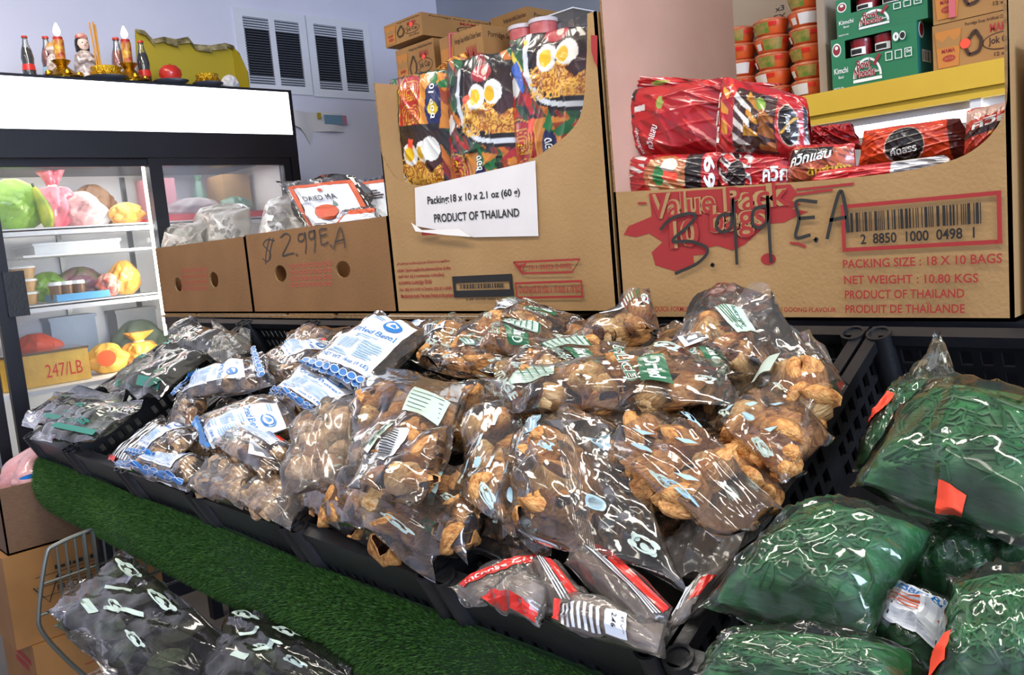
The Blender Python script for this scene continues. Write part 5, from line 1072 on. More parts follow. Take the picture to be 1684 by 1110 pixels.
pack('lower left red noodle pack with noodle photo and orange sticker', [(1026, 330), (1186, 326), (1186, 250), (1026, 256)], 1.40, .05, '#a8161c', red_ops(2), wt('69', [(.97, .2), (.97, .9), (.88, .9), (.88, .2)]), **kw)
pack('lower middle red noodle pack with black and white sketch', [(1180, 328), (1306, 322), (1306, 252), (1180, 250)], 1.405, .05, '#a8161c', red_ops(3), wt('ควิก', [(.70, .3), (.97, .35), (.97, .7), (.70, .65)]), **kw)
pack('upper left red noodle pack with white lettering, wrap folded over', [(1022, 262), (1190, 255), (1196, 126), (1012, 150)], 1.43, .06, '#b0171d', red_ops(1), lambda D: (D.text('ควิกแสบ', 0, 0, 0, 0, 'ink_white', .02, [(.40, .1), (.48, .4), (.42, .44), (.34, .12)]), D.text('รสต้มยำมันกุ้ง', 0, 0, 0, 0, 'ink_white', .02, [(.30, .05), (.30, .4), (.25, .4), (.25, .05)]), D.text('บะหมี่กึ่งสำเร็จรูป', 0, 0, 0, 0, 'ink_white', .02, [(.20, .05), (.20, .42), (.16, .42), (.16, .05)])) and None, wr=.005, **kw)
pack('top right bulging red noodle pack with black oval badge', [(1176, 264), (1342, 268), (1330, 158), (1186, 124)], 1.415, .08, '#b0171d', red_ops(0), lambda D: (D.text('ควิก', 0, 0, 0, 0, 'ink_white', .03, [(.10, .2), (.10, .8), (.02, .8), (.02, .2)]), D.text('เส้นใหญ่', 0, 0, 0, 0, 'ink_white', .02, [(.87, .4), (.87, .65), (.82, .65), (.82, .4)])) and None, wr=.005, **kw)
pack('red outer wrapper lying crumpled over the upper packs', [(1005, 165), (1200, 158), (1300, 138), (1040, 124)], 1.45, .03, '#b81a20', [('n', '#e8c8c0', [(0, .3), (1, .3), (1, 1), (0, 1)], 1.5), ('n', '#241614', [(.4, .3), (.8, .3), (.8, .9), (.4, .9)], 1.3), ('e', '#9ab04a', .3, .7, .06, .12)], wr=.012, **kw)
pack('orange noodle pack with white and yellow Thai lettering, middle of the box', [(1292, 312), (1412, 298), (1408, 236), (1298, 238)], 1.40, .045, '#a81a1c', red_ops(4), lambda D: (D.text('ควิกแสบ', 0, 0, 0, 0, 'ink_white', .03, [(.12, .45), (.72, .62), (.74, .85), (.14, .72)]), D.text('ต้มยำกุ้ง', 0, 0, 0, 0, 'yellow_paint', .03, [(.40, .15), (.95, .25), (.95, .5), (.40, .4)])) and None, **kw)
pack('bright orange noodle pack with a black oval badge at the back right', [(1410, 286), (1600, 262), (1585, 192), (1420, 214)], 1.47, .05, '#c83a16', red_ops(5), wt('คัดสรร', [(.36, .25), (.60, .30), (.60, .48), (.36, .42)]), **kw)
pack('noodle pack with pale band at the right end of the value box', [(1585, 262), (1680, 245), (1690, 158), (1590, 182)], 1.45, .05, '#b83a28', red_ops(6), wt('ควิก', [(.2, .5), (.85, .58), (.85, .75), (.2, .66)]), **kw)
pack('thin red strip pack with white nutrition panel on the front edge', [(1325, 318), (1575, 290), (1560, 254), (1340, 282)], 1.375, .03, '#b5161c', red_ops(7), wt('Nutrition Facts', [(.75, .3), (.95, .3), (.95, .5), (.75, .5)], 'ink_black', .01), **kw)
pack('small red pack corner peeking up behind the orange pack', [(1325, 250), (1420, 245), (1400, 202), (1338, 208)], 1.52, .03, '#a8161c', red_ops(9), None, res=50, wr=.015, **kw)

# ================================================================== bags in the fruit cartons
def stand(q, Y, dz=0): return [at(x, y, 1, Y + e) for (x, y, e) in q]
def mango(D, rs):
    D.rect(.14, .17, .86, .85, 'label_white', 10, 10)
    for r_ in ((.08, .12, .92, .17), (.08, .85, .92, .90), (.08, .17, .14, .85), (.86, .17, .92, .85)): D.rect(*r_, 'label_orange', 16, 3)
    D.o += .0012
    D.text('DRIED MA', 0, 0, 0, 0, 'ink_black', .0, [(.22, .62), (.66, .62), (.66, .70), (.22, .70)]); D.ell(.45, .42, .17, .13, 'label_orange'); D.ell(.45, .42, .12, .08, 'sticker'); D.poly([(.55, .5), (.64, .52), (.60, .60)], 'label_green'); D.ell(.5, .78, .03, .025, 'label_orange'); lines(D, .2, .2, .5, .26, 2, 'jok_brown', rs)
MGG = 'dried fruit bags in the priced fruit carton'
bag('dried fruit bag with orange-bordered white label, tallest in the fruit carton', None, 0, .04, 'mush', 6, .04, (.1, .9, .05, .4), P4=stand([(520, 400, 0), (650, 392, 0), (585, 285, .06), (462, 300, .06)], 1.42), nrm=(0, -.95, .3), deco=mango, group=MGG, name='dried_fruit_bag', wr=.006, flare=.03)
bag('second dried fruit bag, its orange-bordered label cut by the noodle carton', None, 0, .04, 'mush', 4, .04, (.1, .9, .05, .3), P4=stand([(612, 392, 0), (720, 380, 0), (690, 280, .06), (582, 292, .06)], 1.46), nrm=(0, -.95, .3), deco=lambda D, rs: (D.rect(.14, .15, .86, .85, 'label_white', 8, 8), [D.rect(*r_, 'label_orange', 16, 3) for r_ in ((.08, .10, .92, .15), (.08, .85, .92, .90), (.08, .15, .14, .85), (.86, .15, .92, .85))], lines(D, .2, .6, .45, .75, 4, 'jok_brown', rs)) and None, group=MGG, name='dried_fruit_bag', wr=.006, flare=.03)
bag('fallen dried fruit bag with tilted orange-edged label in the carton', None, 0, .04, 'mush', 4, .04, (.1, .5, .05, .6), P4=stand([(540, 410, 0), (640, 400, 0), (620, 335, .04), (560, 345, .04)], 1.37), nrm=(0, -.9, .45), deco=lambda D, rs: (D.grid([(.2, .05), (.95, .12), (.95, .75), (.38, .78)], 'label_white', 6, 6), D.grid([(.38, .78), (.95, .75), (.95, .88), (.33, .9)], 'label_orange', 16, 3), D.grid([(.1, .05), (.2, .05), (.38, .78), (.33, .9)], 'label_orange', 3, 16), D.barcode(.4, .2, .6, .5, 'ink_black', 4, 8)) and None, group=MGG, name='dried_fruit_bag', wr=.006)
bag('clear bag of dark dried pieces at the left inside the priced carton', None, 0, .06, 'mush', 12, .03, (.1, .9, .05, .8), P4=stand([(415, 410, 0), (510, 400, 0), (505, 318, .1), (440, 325, .1)], 1.40), nrm=(0, -.85, .5), group=MGG, name='dried_mushroom_bag', film='film_soft', wr=.004, flare=.03)
MU = 'dried mushroom bags in the left fruit carton'
bag('clear bag with torn dark patch at the left end of the small carton', None, 0, .05, 'leaf', 5, .04, (.1, .9, .05, .8), P4=stand([(262, 425, 0), (345, 415, 0), (345, 360, .1), (270, 372, .1)], 1.40), nrm=(0, -.8, .6), group=MU, name='dried_mushroom_bag', film='film_soft', wr=.005, flare=.03)
bag('clear bag of pale shredded mushrooms in the small carton', None, 0, .06, 'mush', 14, .025, (.1, .9, .05, .85), P4=stand([(335, 418, 0), (415, 408, 0), (410, 340, .12), (345, 350, .12)], 1.40), nrm=(0, -.8, .6), group=MU, name='dried_mushroom_bag', film='film_soft', wr=.004)
bag('puffed clear bag rising behind the shredded mushrooms', None, 0, .06, 'none', P4=stand([(310, 400, .05), (400, 390, .05), (400, 330, .15), (322, 340, .15)], 1.45), nrm=(0, -.8, .6), group=MU, name='dried_mushroom_bag', film='film_soft', wr=.005, flare=.03)

# ================================================================== things inside the fridge
def lump(name, label, c, sx, sy, sz, m, cat, group=None, seed=1, neck=0, extra=None, n=44):
    rs = np.random.RandomState(seed); t = E(name, c, label, cat, group); V = []; k = 30; ph = rs.uniform(0, 6.28, 8); bg = .13 if cat == 'bag' else .02
    for i in range(k + 1):
        u = i / k
        r = (math.sin(math.pi * min(u * .92 + .06, 1)) ** .55) if not neck else ((math.sin(math.pi * min(u * 1.1 + .06, 1)) ** .55) if u < .72 else .22 + .5 * (u - .72) / .28)
        for j in range(n):
            a = 2 * math.pi * j / n; w_ = 1 + .10 * math.sin(3 * a + 2 * u + ph[0]) + .07 * math.sin(5 * a + 7 * u + ph[1]) + .05 * math.sin(9 * a - 9 * u + ph[2]) + .04 * math.sin(14 * u + 2 * a + ph[3]) - bg * (1 - abs(math.sin(2.5 * a + 4 * u + ph[4]))) ** 4 - bg * (1 - abs(math.sin(3.5 * a - 6 * u + ph[5]))) ** 4 - bg * .7 * (1 - abs(math.sin(1.5 * a + 9 * u + ph[6]))) ** 5
            V.append((c[0] + sx * r * w_ * math.cos(a), c[1] + sy * r * w_ * math.sin(a), c[2] + sz * u))
    mb = MB(); mb.add(V, [(i * n + j, i * n + (j + 1) % n, (i + 1) * n + (j + 1) % n, (i + 1) * n + j) for i in range(k) for j in range(n)] + [tuple(range(n - 1, -1, -1)), tuple(range(k * n, (k + 1) * n))], m)
    mb.build('bag_body' if cat in ('bag',) else 'body', t, True)
    if neck: MB().lathe([(sx * .27, c[2] + sz * .70), (sx * .30, c[2] + sz * .73), (sx * .27, c[2] + sz * .76)], (c[0], c[1], 0), 'white_board', 12, 1, sy / sx).build('tie', t, True)
    if extra: extra(t)
    return t
IX = FX - .33
def fz(x, y): return at(x, y, 0, IX)
mat('bag_lime', '#86b534', .35, c2='#5d8f2a', nscale=9, coat=.5, bump=.8, bscale=22); mat('cucumber', '#5c7a1c', .4, c2='#b0b32a', nscale=14); mat('bag_pink', '#cf5468', .35, c2='#e08a98', nscale=8, coat=.5, bump=.8, bscale=22); mat('bag_pale', '#d9a9a6', .35, c2='#c98a8a', nscale=10, coat=.5, bump=.8, bscale=22); mat('bag_amber', '#d29a3a', .4, c2='#b0742a', nscale=14, coat=.4, bump=.8, bscale=22); mat('bag_plum', '#8a4a6a', .4, c2='#5f7a3a', nscale=18, coat=.3, bump=.8, bscale=22); mat('bag_redmesh', '#c84a3a', .5, c2='#d8b0a0', nscale=40); mat('tray_blue', '#5aa0cf', .35); mat('cup_brown', '#7d5a3a', .4, c2='#5c3f28', nscale=12); mat('cup_tan', '#c09a68', .5, c2='#a07848', nscale=16); mat('tub_yellow', '#d9b04a', .5, c2='#c99a36', nscale=8, bump=.8, bscale=22); mat('bag_red', '#c8452c', .5, bump=.8, bscale=22); mat('bottle_green', '#4f7a68', .3, coat=.5); mat('melon', '#6f7f72', .6, c2='#5f6f5c', nscale=16); mat('bundle_grey', '#8a8286', .5, c2='#7a6f74', nscale=16, bump=.8, bscale=22); mat('tray_red', '#c02a34', .4)
def on(x, ybase_z, X=IX):
    p = at(x, 500, 0, X); return (X, float(p[1]), ybase_z)
def yat(x, y, X=IX): return float(at(x, y, 0, X)[1])
Z1, Z2, Z3 = 1.606, 1.301, .971
MB().box((FX - .66, FY0 + .06, Z3 - .02), (FX - .1, FY1 - .06, Z3 - .002), 'white_enamel').build('shelf', FR)
FG = 'goods in the fridge'
lump('produce_bag', 'lime green bag on the top fridge shelf at the far left', (IX, yat(22, 330), Z1), .08, .11, .21, 'bag_lime', 'bag', FG, 1)
t = E('cucumber', (IX + .06, yat(58, 330), Z1), 'yellow-green cucumber standing beside the lime green bag in the fridge', 'cucumber', FG)
MB().tube(arc([(IX + .06, yat(66, 330), Z1 + .005), (IX + .06, yat(64, 330), Z1 + .07), (IX + .055, yat(52, 330), Z1 + .17)], 5), [.018, .022, .026, .028, .029, .028, .027, .024, .02, .016, .008], 'cucumber', 12).build('body', t, True); MB().tube([(IX + .055, yat(52, 330), Z1 + .168), (IX + .055, yat(50, 330), Z1 + .185)], .005, 'leaf_green', 6).build('stem', t)
lump('produce_bag', 'bright pink tall bag with gathered neck on the top fridge shelf', (IX, yat(90, 330), Z1), .07, .075, .24, 'bag_pink', 'bag', FG, 3, neck=1)
lump('produce_bag', 'pale pink slumped bag right of the bright pink one in the fridge', (IX + .02, yat(132, 330), Z1), .07, .085, .15, 'bag_pale', 'bag', FG, 4)
t = E('glass_jar', on(167, Z1), 'small clear jar on the top fridge shelf beside the amber bag', 'jar', FG); p = on(167, Z1)
MB().lathe([(.028, Z1), (.03, Z1 + .05), (.024, Z1 + .06)], (p[0], p[1], 0), 'clear_glass', 16).build('body', t, True); MB().lathe([(.026, Z1 + .06), (.026, Z1 + .075)], (p[0], p[1], 0), 'grey_metal', 16).build('lid', t)
lump('produce_bag', 'amber yellow bag at the right of the top fridge shelf', (IX, yat(205, 330), Z1), .06, .075, .10, 'bag_amber', 'bag', FG, 5)
def cup(lab, x, z, r=.035, h=.05, m='cup_tan', dx=0):
    q = on(x, z); t = E('food_cup', (q[0] + dx, q[1], z), lab, 'cup', FG); MB().lathe([(r * .8, z + .0005), (r, z + h * .8)], (q[0] + dx, q[1], 0), m, 16).build('cup', t, True); MB().lathe([(r * 1.04, z + h * .8), (r * 1.04, z + h * .92), (r * .9, z + h)], (q[0] + dx, q[1], 0), 'plastic_white', 16).build('lid', t, True)
for k in range(3): cup(['lowest', 'middle', 'topmost'][k] + ' tan snack cup stacked at the left of the middle fridge shelf', 45, Z2 + k * .054, .048, .053)
q0, q1 = yat(78, 470), yat(165, 470)
t = E('plastic_tray', (IX + .02, (q0 + q1) / 2, Z2), 'light blue plastic tray on the middle fridge shelf', 'tray', FG)
MB().box((IX - .06, q0, Z2 + .001), (IX + .1, q1, Z2 + .006), 'tray_blue').box((IX + .095, q0, Z2 + .006), (IX + .1, q1, Z2 + .03), 'tray_blue').box((IX - .06, q0, Z2 + .006), (IX - .055, q1, Z2 + .03), 'tray_blue').box((IX - .055, q0, Z2 + .006), (IX + .095, q0 + .005, Z2 + .03), 'tray_blue').box((IX - .055, q1 - .005, Z2 + .006), (IX + .095, q1, Z2 + .03), 'tray_blue').build('body', t)
for k, x in enumerate((90, 108, 128)): cup(['left', 'middle', 'right'][k] + ' brown cup standing in the light blue fridge tray', x, Z2 + .008, .026, .075, 'cup_brown', .04)
lump('produce_bag', 'plum and green bag behind the blue tray in the fridge', (IX - .14, yat(128, 430, IX - .14), Z2), .06, .10, .14, 'bag_plum', 'bag', FG, 6)
lump('produce_bag', 'red mesh bag right of the blue tray in the fridge', (IX + .03, yat(172, 450), Z2), .045, .05, .10, 'bag_redmesh', 'bag', FG, 7)
lump('produce_bag', 'orange bag leaning at the right of the middle fridge shelf', (IX, yat(205, 450), Z2), .055, .065, .15, 'bag_amber', 'bag', FG, 8)
t = E('foam_box', (IX - .05, yat(110, 400), 1.5), 'white flat foam box hanging on the fridge rail above the blue tray', 'box', FG)
q0, q1 = yat(45, 400), yat(185, 400); MB().box((IX - .2, q0, Z2 + .20), (IX + .08, q1, Z2 + .235), 'plastic_white').box((IX - .2, q0 - .006, Z2 + .235), (IX + .086, q1 + .006, Z2 + .245), 'plastic_white').build('box', t); MB().box((IX - .21, q0 - .05, Z2 + .19), (IX + .1, q1 + .2, Z2 + .199), 'white_enamel').build('rack', t)
q0, q1 = yat(45, 615, IX + .1), yat(146, 615, IX + .1); t = E('food_tub', (IX, (q0 + q1) / 2, Z3), 'yellow tub with red handwritten 247/LB on the lower fridge shelf', 'tub', FG)
MB().box((IX - .05, q0 - .1, Z3), (IX + .13, q1, Z3 + .13), 'tub_yellow').build('body', t); MB().box((IX - .055, q0 - .1, Z3 + .13), (IX + .135, q1 + .004, Z3 + .14), 'film_milky').build('lid', t)
D = Deco(xface(IX + .13)); D.text('247/LB', q0 + .06, Z3 + .03, q1 - .03, Z3 + .085, 'label_red', .0); D.build('handwriting', t)
lump('produce_bag', 'red bag lying on the lower fridge shelf behind the yellow tub', (IX - .15, yat(62, 585, IX - .15), Z3), .08, .12, .20, 'bag_red', 'bag', FG, 9)
lump('produce_bag', 'yellow pouch with orange patch beside the yellow tub in the fridge', (IX + .03, yat(178, 600, IX + .03), Z3), .06, .085, .13, 'tub_yellow', 'bag', FG, 10, extra=lambda t: Deco(xface(IX + .098)).ell(yat(176, 600, IX + .09), Z3 + .07, .04, .035, 'label_orange').build('patch', t))
lump('produce_bag', 'amber bag with white tied top on the right of the lower fridge shelf', (IX + .03, yat(232, 590, IX + .03), Z3), .06, .085, .16, 'bag_amber', 'bag', FG, 11, neck=1)
q0, q1 = yat(150, 560, IX - .2), yat(300, 560, IX - .2)
lump('melon', 'dark round melon at the back of the lower fridge shelf', (IX - .2, (q0 + q1) / 2, Z3), .10, .12, .20, 'melon', 'melon', FG, 12)
q0, q1 = 1.60, 2.13
t = E('plastic_tray', (IX, (q0 + q1) / 2, 1.606), 'red tray on the fridge shelf behind the right door', 'tray', FG); MB().box((IX - .15, q0, Z1 + .001), (IX + .12, q1, Z1 + .008), 'tray_red').box((IX + .115, q0, Z1 + .008), (IX + .12, q1, Z1 + .03), 'tray_red').box((IX - .15, q0, Z1 + .008), (IX - .145, q1, Z1 + .03), 'tray_red').build('body', t)
lump('wrapped_bundle', 'grey wrapped bundle on the red tray behind the right fridge door', (IX, yat(320, 330), Z1 + .01), .08, .13, .10, 'bundle_grey', 'bundle', FG, 13)
lump('herb_bunch', 'green herb bunch on the red tray behind the right fridge door', (IX, yat(385, 330), Z1 + .01), .07, .08, .10, 'bottle_green', 'herbs', FG, 14)
q = on(352, Z1 + .01, IX - .12); t = E('green_bottle', q, 'pale green plastic bottle standing behind the herb bunch in the fridge', 'bottle', FG)
MB().lathe([(.035, q[2]), (.038, q[2] + .10), (.02, q[2] + .16), (.014, q[2] + .19)], (q[0], q[1], 0), 'bottle_green', 16).build('body', t, True); MB().lathe([(.017, q[2] + .19), (.017, q[2] + .215)], (q[0], q[1], 0), 'label_green', 12).build('cap', t)

mat('bin_blue', '#7f93ad', .5, c2='#6c8098', nscale=5); mat('bin_grey', '#8e9298', .5, c2='#787c84', nscale=5)
for k, (xa, xb, mm, lab) in enumerate(((75, 150, 'bin_blue', 'pale blue plastic bin at the back of the lower fridge shelf'), (185, 250, 'bin_grey', 'grey plastic bin at the back right of the lower fridge shelf'))):
    X_ = IX - .27; q0, q1 = yat(xa, 530, X_), yat(xb, 530, X_); t = E('plastic_bin', (X_, (q0 + q1) / 2, Z3), lab, 'bin', FG)
    MB().box((X_ - .06, q0, Z3), (X_ + .06, q1, Z3 + .24), mm).build('body', t); MB().box((X_ - .065, q0 - .006, Z3 + .24), (X_ + .066, q1 + .006, Z3 + .255), mm).build('rim', t)
lump('produce_bag', 'white wrapped bag on the foam box rack side of the fridge', (IX - .1, yat(150, 330, IX - .1), Z1), .06, .07, .12, 'plastic_white', 'bag', FG, 51)
lump('produce_bag', 'green leafy bag behind the stacked snack cups in the fridge', (IX - .16, yat(75, 440, IX - .16), Z2), .06, .08, .13, 'bag_lime', 'bag', FG, 52)
lump('produce_bag', 'brown snack bag hung behind the pink bags in the fridge', (IX - .2, yat(150, 300, IX - .2), Z1), .06, .1, .2, 'cup_brown', 'bag', FG, 53)
t = carton('fridge_carton', 'tan carton behind the right fridge door beside the herb bunch', IX - .2, IX - .02, 1.98, 2.12, Z1 + .009, Z1 + .22, 'card', 'carton', FG)
t = carton('fridge_carton', 'pink and grey carton at the left behind the right fridge door', IX - .22, IX - .06, 1.64, 1.76, Z1 + .009, Z1 + .21, 'notice_pink', 'carton', FG)
# ================================================================== shrine on top of the fridge
TX = FX - .12; TZ = FT + .001
def ty(x, y=115, X=TX): return float(at(x, y, 0, X)[1])
def tz(x, y, X=TX): return float(at(x, y, 0, X)[2])
def bottle(lab, x, ytop, X, liquid, lab_m, group='bottles on the fridge'):
    y = ty(x, 115, X); zt = tz(x, ytop, X); H_ = zt - TZ; r = H_ * .145; t = E('soda_bottle', (X, y, TZ), lab, 'bottle', group)
    pr = [(r * .9, 0), (r, .03), (r * .98, .2), (r * .86, .38), (r * .95, .5), (r * .8, .66), (r * .45, .82), (r * .36, .94), (r * .36, .96)]
    MB().lathe([(a * .92, TZ + .004 + b * H_) for a, b in pr if b < .72] + [(r * .5, TZ + .74 * H_)], (X, y, 0), liquid, 18).build('drink', t, True)
    MB().lathe([(a, TZ + b * H_) for a, b in pr], (X, y, 0), 'clear_glass', 18, capt=False).build('glass', t, True)
    MB().lathe([(r * .44, TZ + .955 * H_), (r * .46, TZ + .965 * H_), (r * .42, TZ + H_)], (X, y, 0), 'candle_red', 14).build('cap', t, True)
    MB().lathe([(r * 1.01, TZ + .22 * H_), (r * .90, TZ + .36 * H_)], (X, y, 0), lab_m, 18, capb=False, capt=False).build('label', t, True)
bottle('dark cola bottle at the left end of the fridge top', 48, 60, TX, 'cola', 'label_red')
bottle('pink drink bottle behind the left candle', 82, 61, TX - .06, 'pink_drink', 'label_paleblue')
bottle('pink drink bottle behind the right candle', 197, 63, TX - .05, 'pink_drink', 'plastic_white')
bottle('soda bottle with dark drink right of the right candle', 237, 68, TX, 'cola', 'label_red')
mat('candle_gilt', '#a8321c', .35, c2='#e0b83a', nscale=45, coat=.5)
def candle(lab, x, ytop, X):
    y = ty(x, 120, X); zt = tz(x, ytop, X); t = E('candle_holder', (X, y, TZ), lab, 'candle', 'shrine candles'); h = zt - TZ
    MB().lathe([(.07, TZ), (.075, TZ + .012), (.05, TZ + .03), (.03, TZ + h * .28), (.02, TZ + h * .34), (.034, TZ + h * .44), (.036, TZ + h * .46), (.018, TZ + h * .48)], (X, y, 0), 'gold', 22).build('holder', t, True)
    MB().lathe([(.019, TZ + h * .47), (.0205, TZ + h * .93)], (X, y, 0), 'candle_gilt', 16).build('sleeve', t, True); MB().lathe([(.018, TZ + h * .9), (.018, zt)], (X, y, 0), 'candle_red', 16).build('wax', t, True)
    MB().lathe([(.002, zt + .002), (.012, zt + .014), (.014, zt + .024), (.009, zt + .04), (.002, zt + .055)], (X, y, 0), 'flame', 12).build('flame', t, True)
    for k in range(5):
        a = k * 1.26; MB().lathe([(.004, 0), (.016, .006), (.012, .02), (.003, .024)], (X + .06 * math.cos(a), y + .06 * math.sin(a), TZ + .012), 'gold', 10).build('petal', t, True)
candle('lit red candle in gold sleeve on a gold stand, left of the figurine', 103, 62, TX + .03); candle('lit red candle in gold sleeve on a gold stand, right of the incense cup', 213, 66, TX + .04)
mat('crown_red', '#b8443a', .4, c2='#e0c8b8', nscale=60)
# figurine
y = ty(147); zt = tz(147, 52); h = zt - TZ; t = E('porcelain_figurine', (TX - .03, y, TZ), 'white porcelain robed figurine with black hair and red crown', 'figurine'); c = (TX - .03, y, 0)
MB().lathe([(.046, TZ), (.05, TZ + .08 * h), (.047, TZ + .30 * h), (.044, TZ + .45 * h), (.036, TZ + .57 * h), (.022, TZ + .64 * h), (.013, TZ + .67 * h)], c, 'porcelain', 22, .8).build('robe', t, True)
MB().lathe([(.010, TZ + .64 * h), (.019, TZ + .70 * h), (.0235, TZ + .78 * h), (.020, TZ + .86 * h), (.008, TZ + .9 * h)], c, 'skin_porcelain', 18).build('head', t, True)
MB().lathe([(.026, TZ + .66 * h), (.028, TZ + .78 * h), (.026, TZ + .87 * h), (.020, TZ + .92 * h), (.006, TZ + .945 * h)], (c[0] - .012, y, 0), 'hair_black', 18).build('hair', t, True)
MB().lathe([(.022, TZ + .89 * h), (.025, TZ + .92 * h), (.020, TZ + .97 * h), (.009, zt)], (c[0] - .008, y, 0), 'crown_red', 14).build('crown', t, True)
for s in (-1, 1): MB().tube([(c[0] + .02, y + s * .036, TZ + .54 * h), (c[0] + .036, y + s * .034, TZ + .42 * h), (c[0] + .044, y + s * .006, TZ + .46 * h)], [.011, .014, .008], 'porcelain', 10).build('sleeve', t, True)
for s in (-1, 1): MB().lathe([(.001, -.0025), (.0035, 0), (.001, .0025)], (c[0] + .0205, y + s * .009, TZ + .795 * h), 'hair_black', 8).build('eye', t, True)
MB().box((c[0] + .019, y - .005, TZ + .735 * h), (c[0] + .0225, y + .005, TZ + .742 * h), 'candle_red').build('mouth', t); MB().tube([(c[0] + .022, y, TZ + .79 * h), (c[0] + .026, y, TZ + .762 * h)], [.002, .004], 'skin_porcelain', 8).build('nose', t, True)
# small cherub-like doll behind the left candle
y = ty(92); t = E('doll_figurine', (TX - .03, y, TZ), 'small pale doll figurine with peach cap behind the left candle', 'figurine'); zt = tz(92, 70); h = zt - TZ
MB().lathe([(.03, TZ), (.034, TZ + .3 * h), (.026, TZ + .6 * h), (.014, TZ + .7 * h)], (TX + .0, y, 0), 'porcelain', 16).build('body', t, True); MB().lathe([(.01, TZ + .68 * h), (.026, TZ + .78 * h), (.026, TZ + .88 * h), (.01, TZ + .93 * h)], (TX + .0, y, 0), 'skin_porcelain', 16).build('head', t, True); MB().lathe([(.027, TZ + .86 * h), (.02, TZ + .96 * h), (.005, zt)], (TX + .0, y, 0), 'bag_amber', 14).build('cap', t, True)
# plates, cups, apple
def plate(lab, x, X, r):
    y = ty(x, 128, X); t = E('offering_plate', (X, y, TZ), lab, 'plate', 'offering plates')
    MB().lathe([(r * .5, TZ), (r * .95, TZ + .016), (r, TZ + .02)], (X, y, 0), 'plate_grey', 28, capt=False).build('underside', t, True); MB().lathe([(r, TZ + .02), (r * .93, TZ + .019), (r * .5, TZ + .006), (.001, TZ + .006)], (X, y, 0), 'plate_white', 28, capb=False).build('face', t, True); return y
def goldcup(lab, X, y, r, h, z):
    t = E('offering_cup', (X, y, z), lab, 'cup', 'gold offering cups')
    MB().lathe([(r * .86, z), (r * .97, z + h * .12), (r, z + h * .8), (r * 1.05, z + h * .92), (r * 1.03, z + h), (r * .93, z + h), (r * .9, z + h * .5)], (X, y, 0), 'gold_leaf', 24).build('wall', t, True)
    for k in range(12):
        a = k * math.pi / 6; MB().lathe([(.002, -.01), (.009, 0), (.002, .01)], (X + r * math.cos(a), y + r * math.sin(a), z + h * .45), 'gold', 8).build('boss', t, True)
PX = TX + .04
y = plate('grey-backed plate under the gold incense cup', 176, PX, .088); goldcup('gold embossed cup holding incense sticks', PX, y, .056, .055, TZ + .0065)
t = E('incense_sticks', (PX, y, TZ + .02), 'three golden incense sticks standing in the gold cup', 'incense')
for k, (xt, yt) in enumerate(((154, 38), (160, 37), (163, 41))):
    MB().tube([(PX, y - .03 + .006 * k, TZ + .015), (PX, ty(xt, 90, PX) + .0, tz(xt, yt, PX))], .0035, 'incense_stick', 8).build('stick', t)
PX2 = TX + .06; y = plate('grey-backed plate under the red apple', 281, PX2, .072)
t = E('red_apple', (PX2, y, TZ + .007), 'shiny red apple on a plate on the fridge top', 'apple'); r = .047
MB().lathe([(.012, TZ + .008), (r * .7, TZ + .016), (r, TZ + .045), (r * .95, TZ + .065), (r * .6, TZ + .082), (.012, TZ + .076)], (PX2, y, 0), 'apple_red', 26).build('fruit', t, True); MB().tube([(PX2, y, TZ + .074), (PX2 + .004, y, TZ + .092)], .002, 'jok_brown', 6).build('stem', t)
y = plate('grey-backed plate under the right gold cup', 341, PX2, .066); goldcup('empty gold embossed cup on the right plate', PX2, y, .047, .05, TZ + .0065)
# torn yellow carton
X0 = TX - .14; t = E('torn_carton', (X0, ty(300), TZ), 'torn open yellow carton with ragged edges at the back of the fridge top', 'carton')
top = [(225, 49), (240, 52), (252, 66), (270, 62), (290, 66), (310, 62), (318, 74), (345, 76), (370, 72), (383, 76)]
TP = [(ty(x, 70, X0), tz(x, yy, X0)) for x, yy in top]; out = [(ty(222, 115, X0), TZ), (ty(390, 140, X0), TZ)] + list(reversed(TP))
MB().panel(out, [], .004, lambda u, v, w: (X0 - w, u, v), 'yellow_card', 'torn_paper').build('back_panel', t)
MB().panel([(X0, TZ), (X0 + .12, TZ), (X0 + .12, TZ + .10), (X0 + .06, TZ + .2), (X0, TP[-1][1])], [], .004, lambda u, v, w: (u, out[1][0] - w, v), 'yellow_card', 'torn_paper').build('end_flap', t)
rag = MB(); rs = np.random.RandomState(5)
for i in range(len(TP) - 1):
    (y0, z0), (y1, z1) = TP[i], TP[i + 1]; d = .018 + .02 * rs.rand()
    rag.add([(X0 + .002, y0, z0 + .004), (X0 + .002, y1, z1 + .004), (X0 + .02, y1, z1 - d), (X0 + .02, y0, z0 - d * .8), (X0 + .006, y0, z0), (X0 + .006, y1, z1)], [(0, 1, 2, 3), (3, 2, 5, 4)], 'torn_paper')
rag.build('torn_edge', t)
lump('tissue_wad', 'crumpled tissue wad at the right end of the fridge top', (TX + .03, ty(378, 135, TX + .03), TZ), .03, .04, .07, 'paper', 'tissue', None, 31)

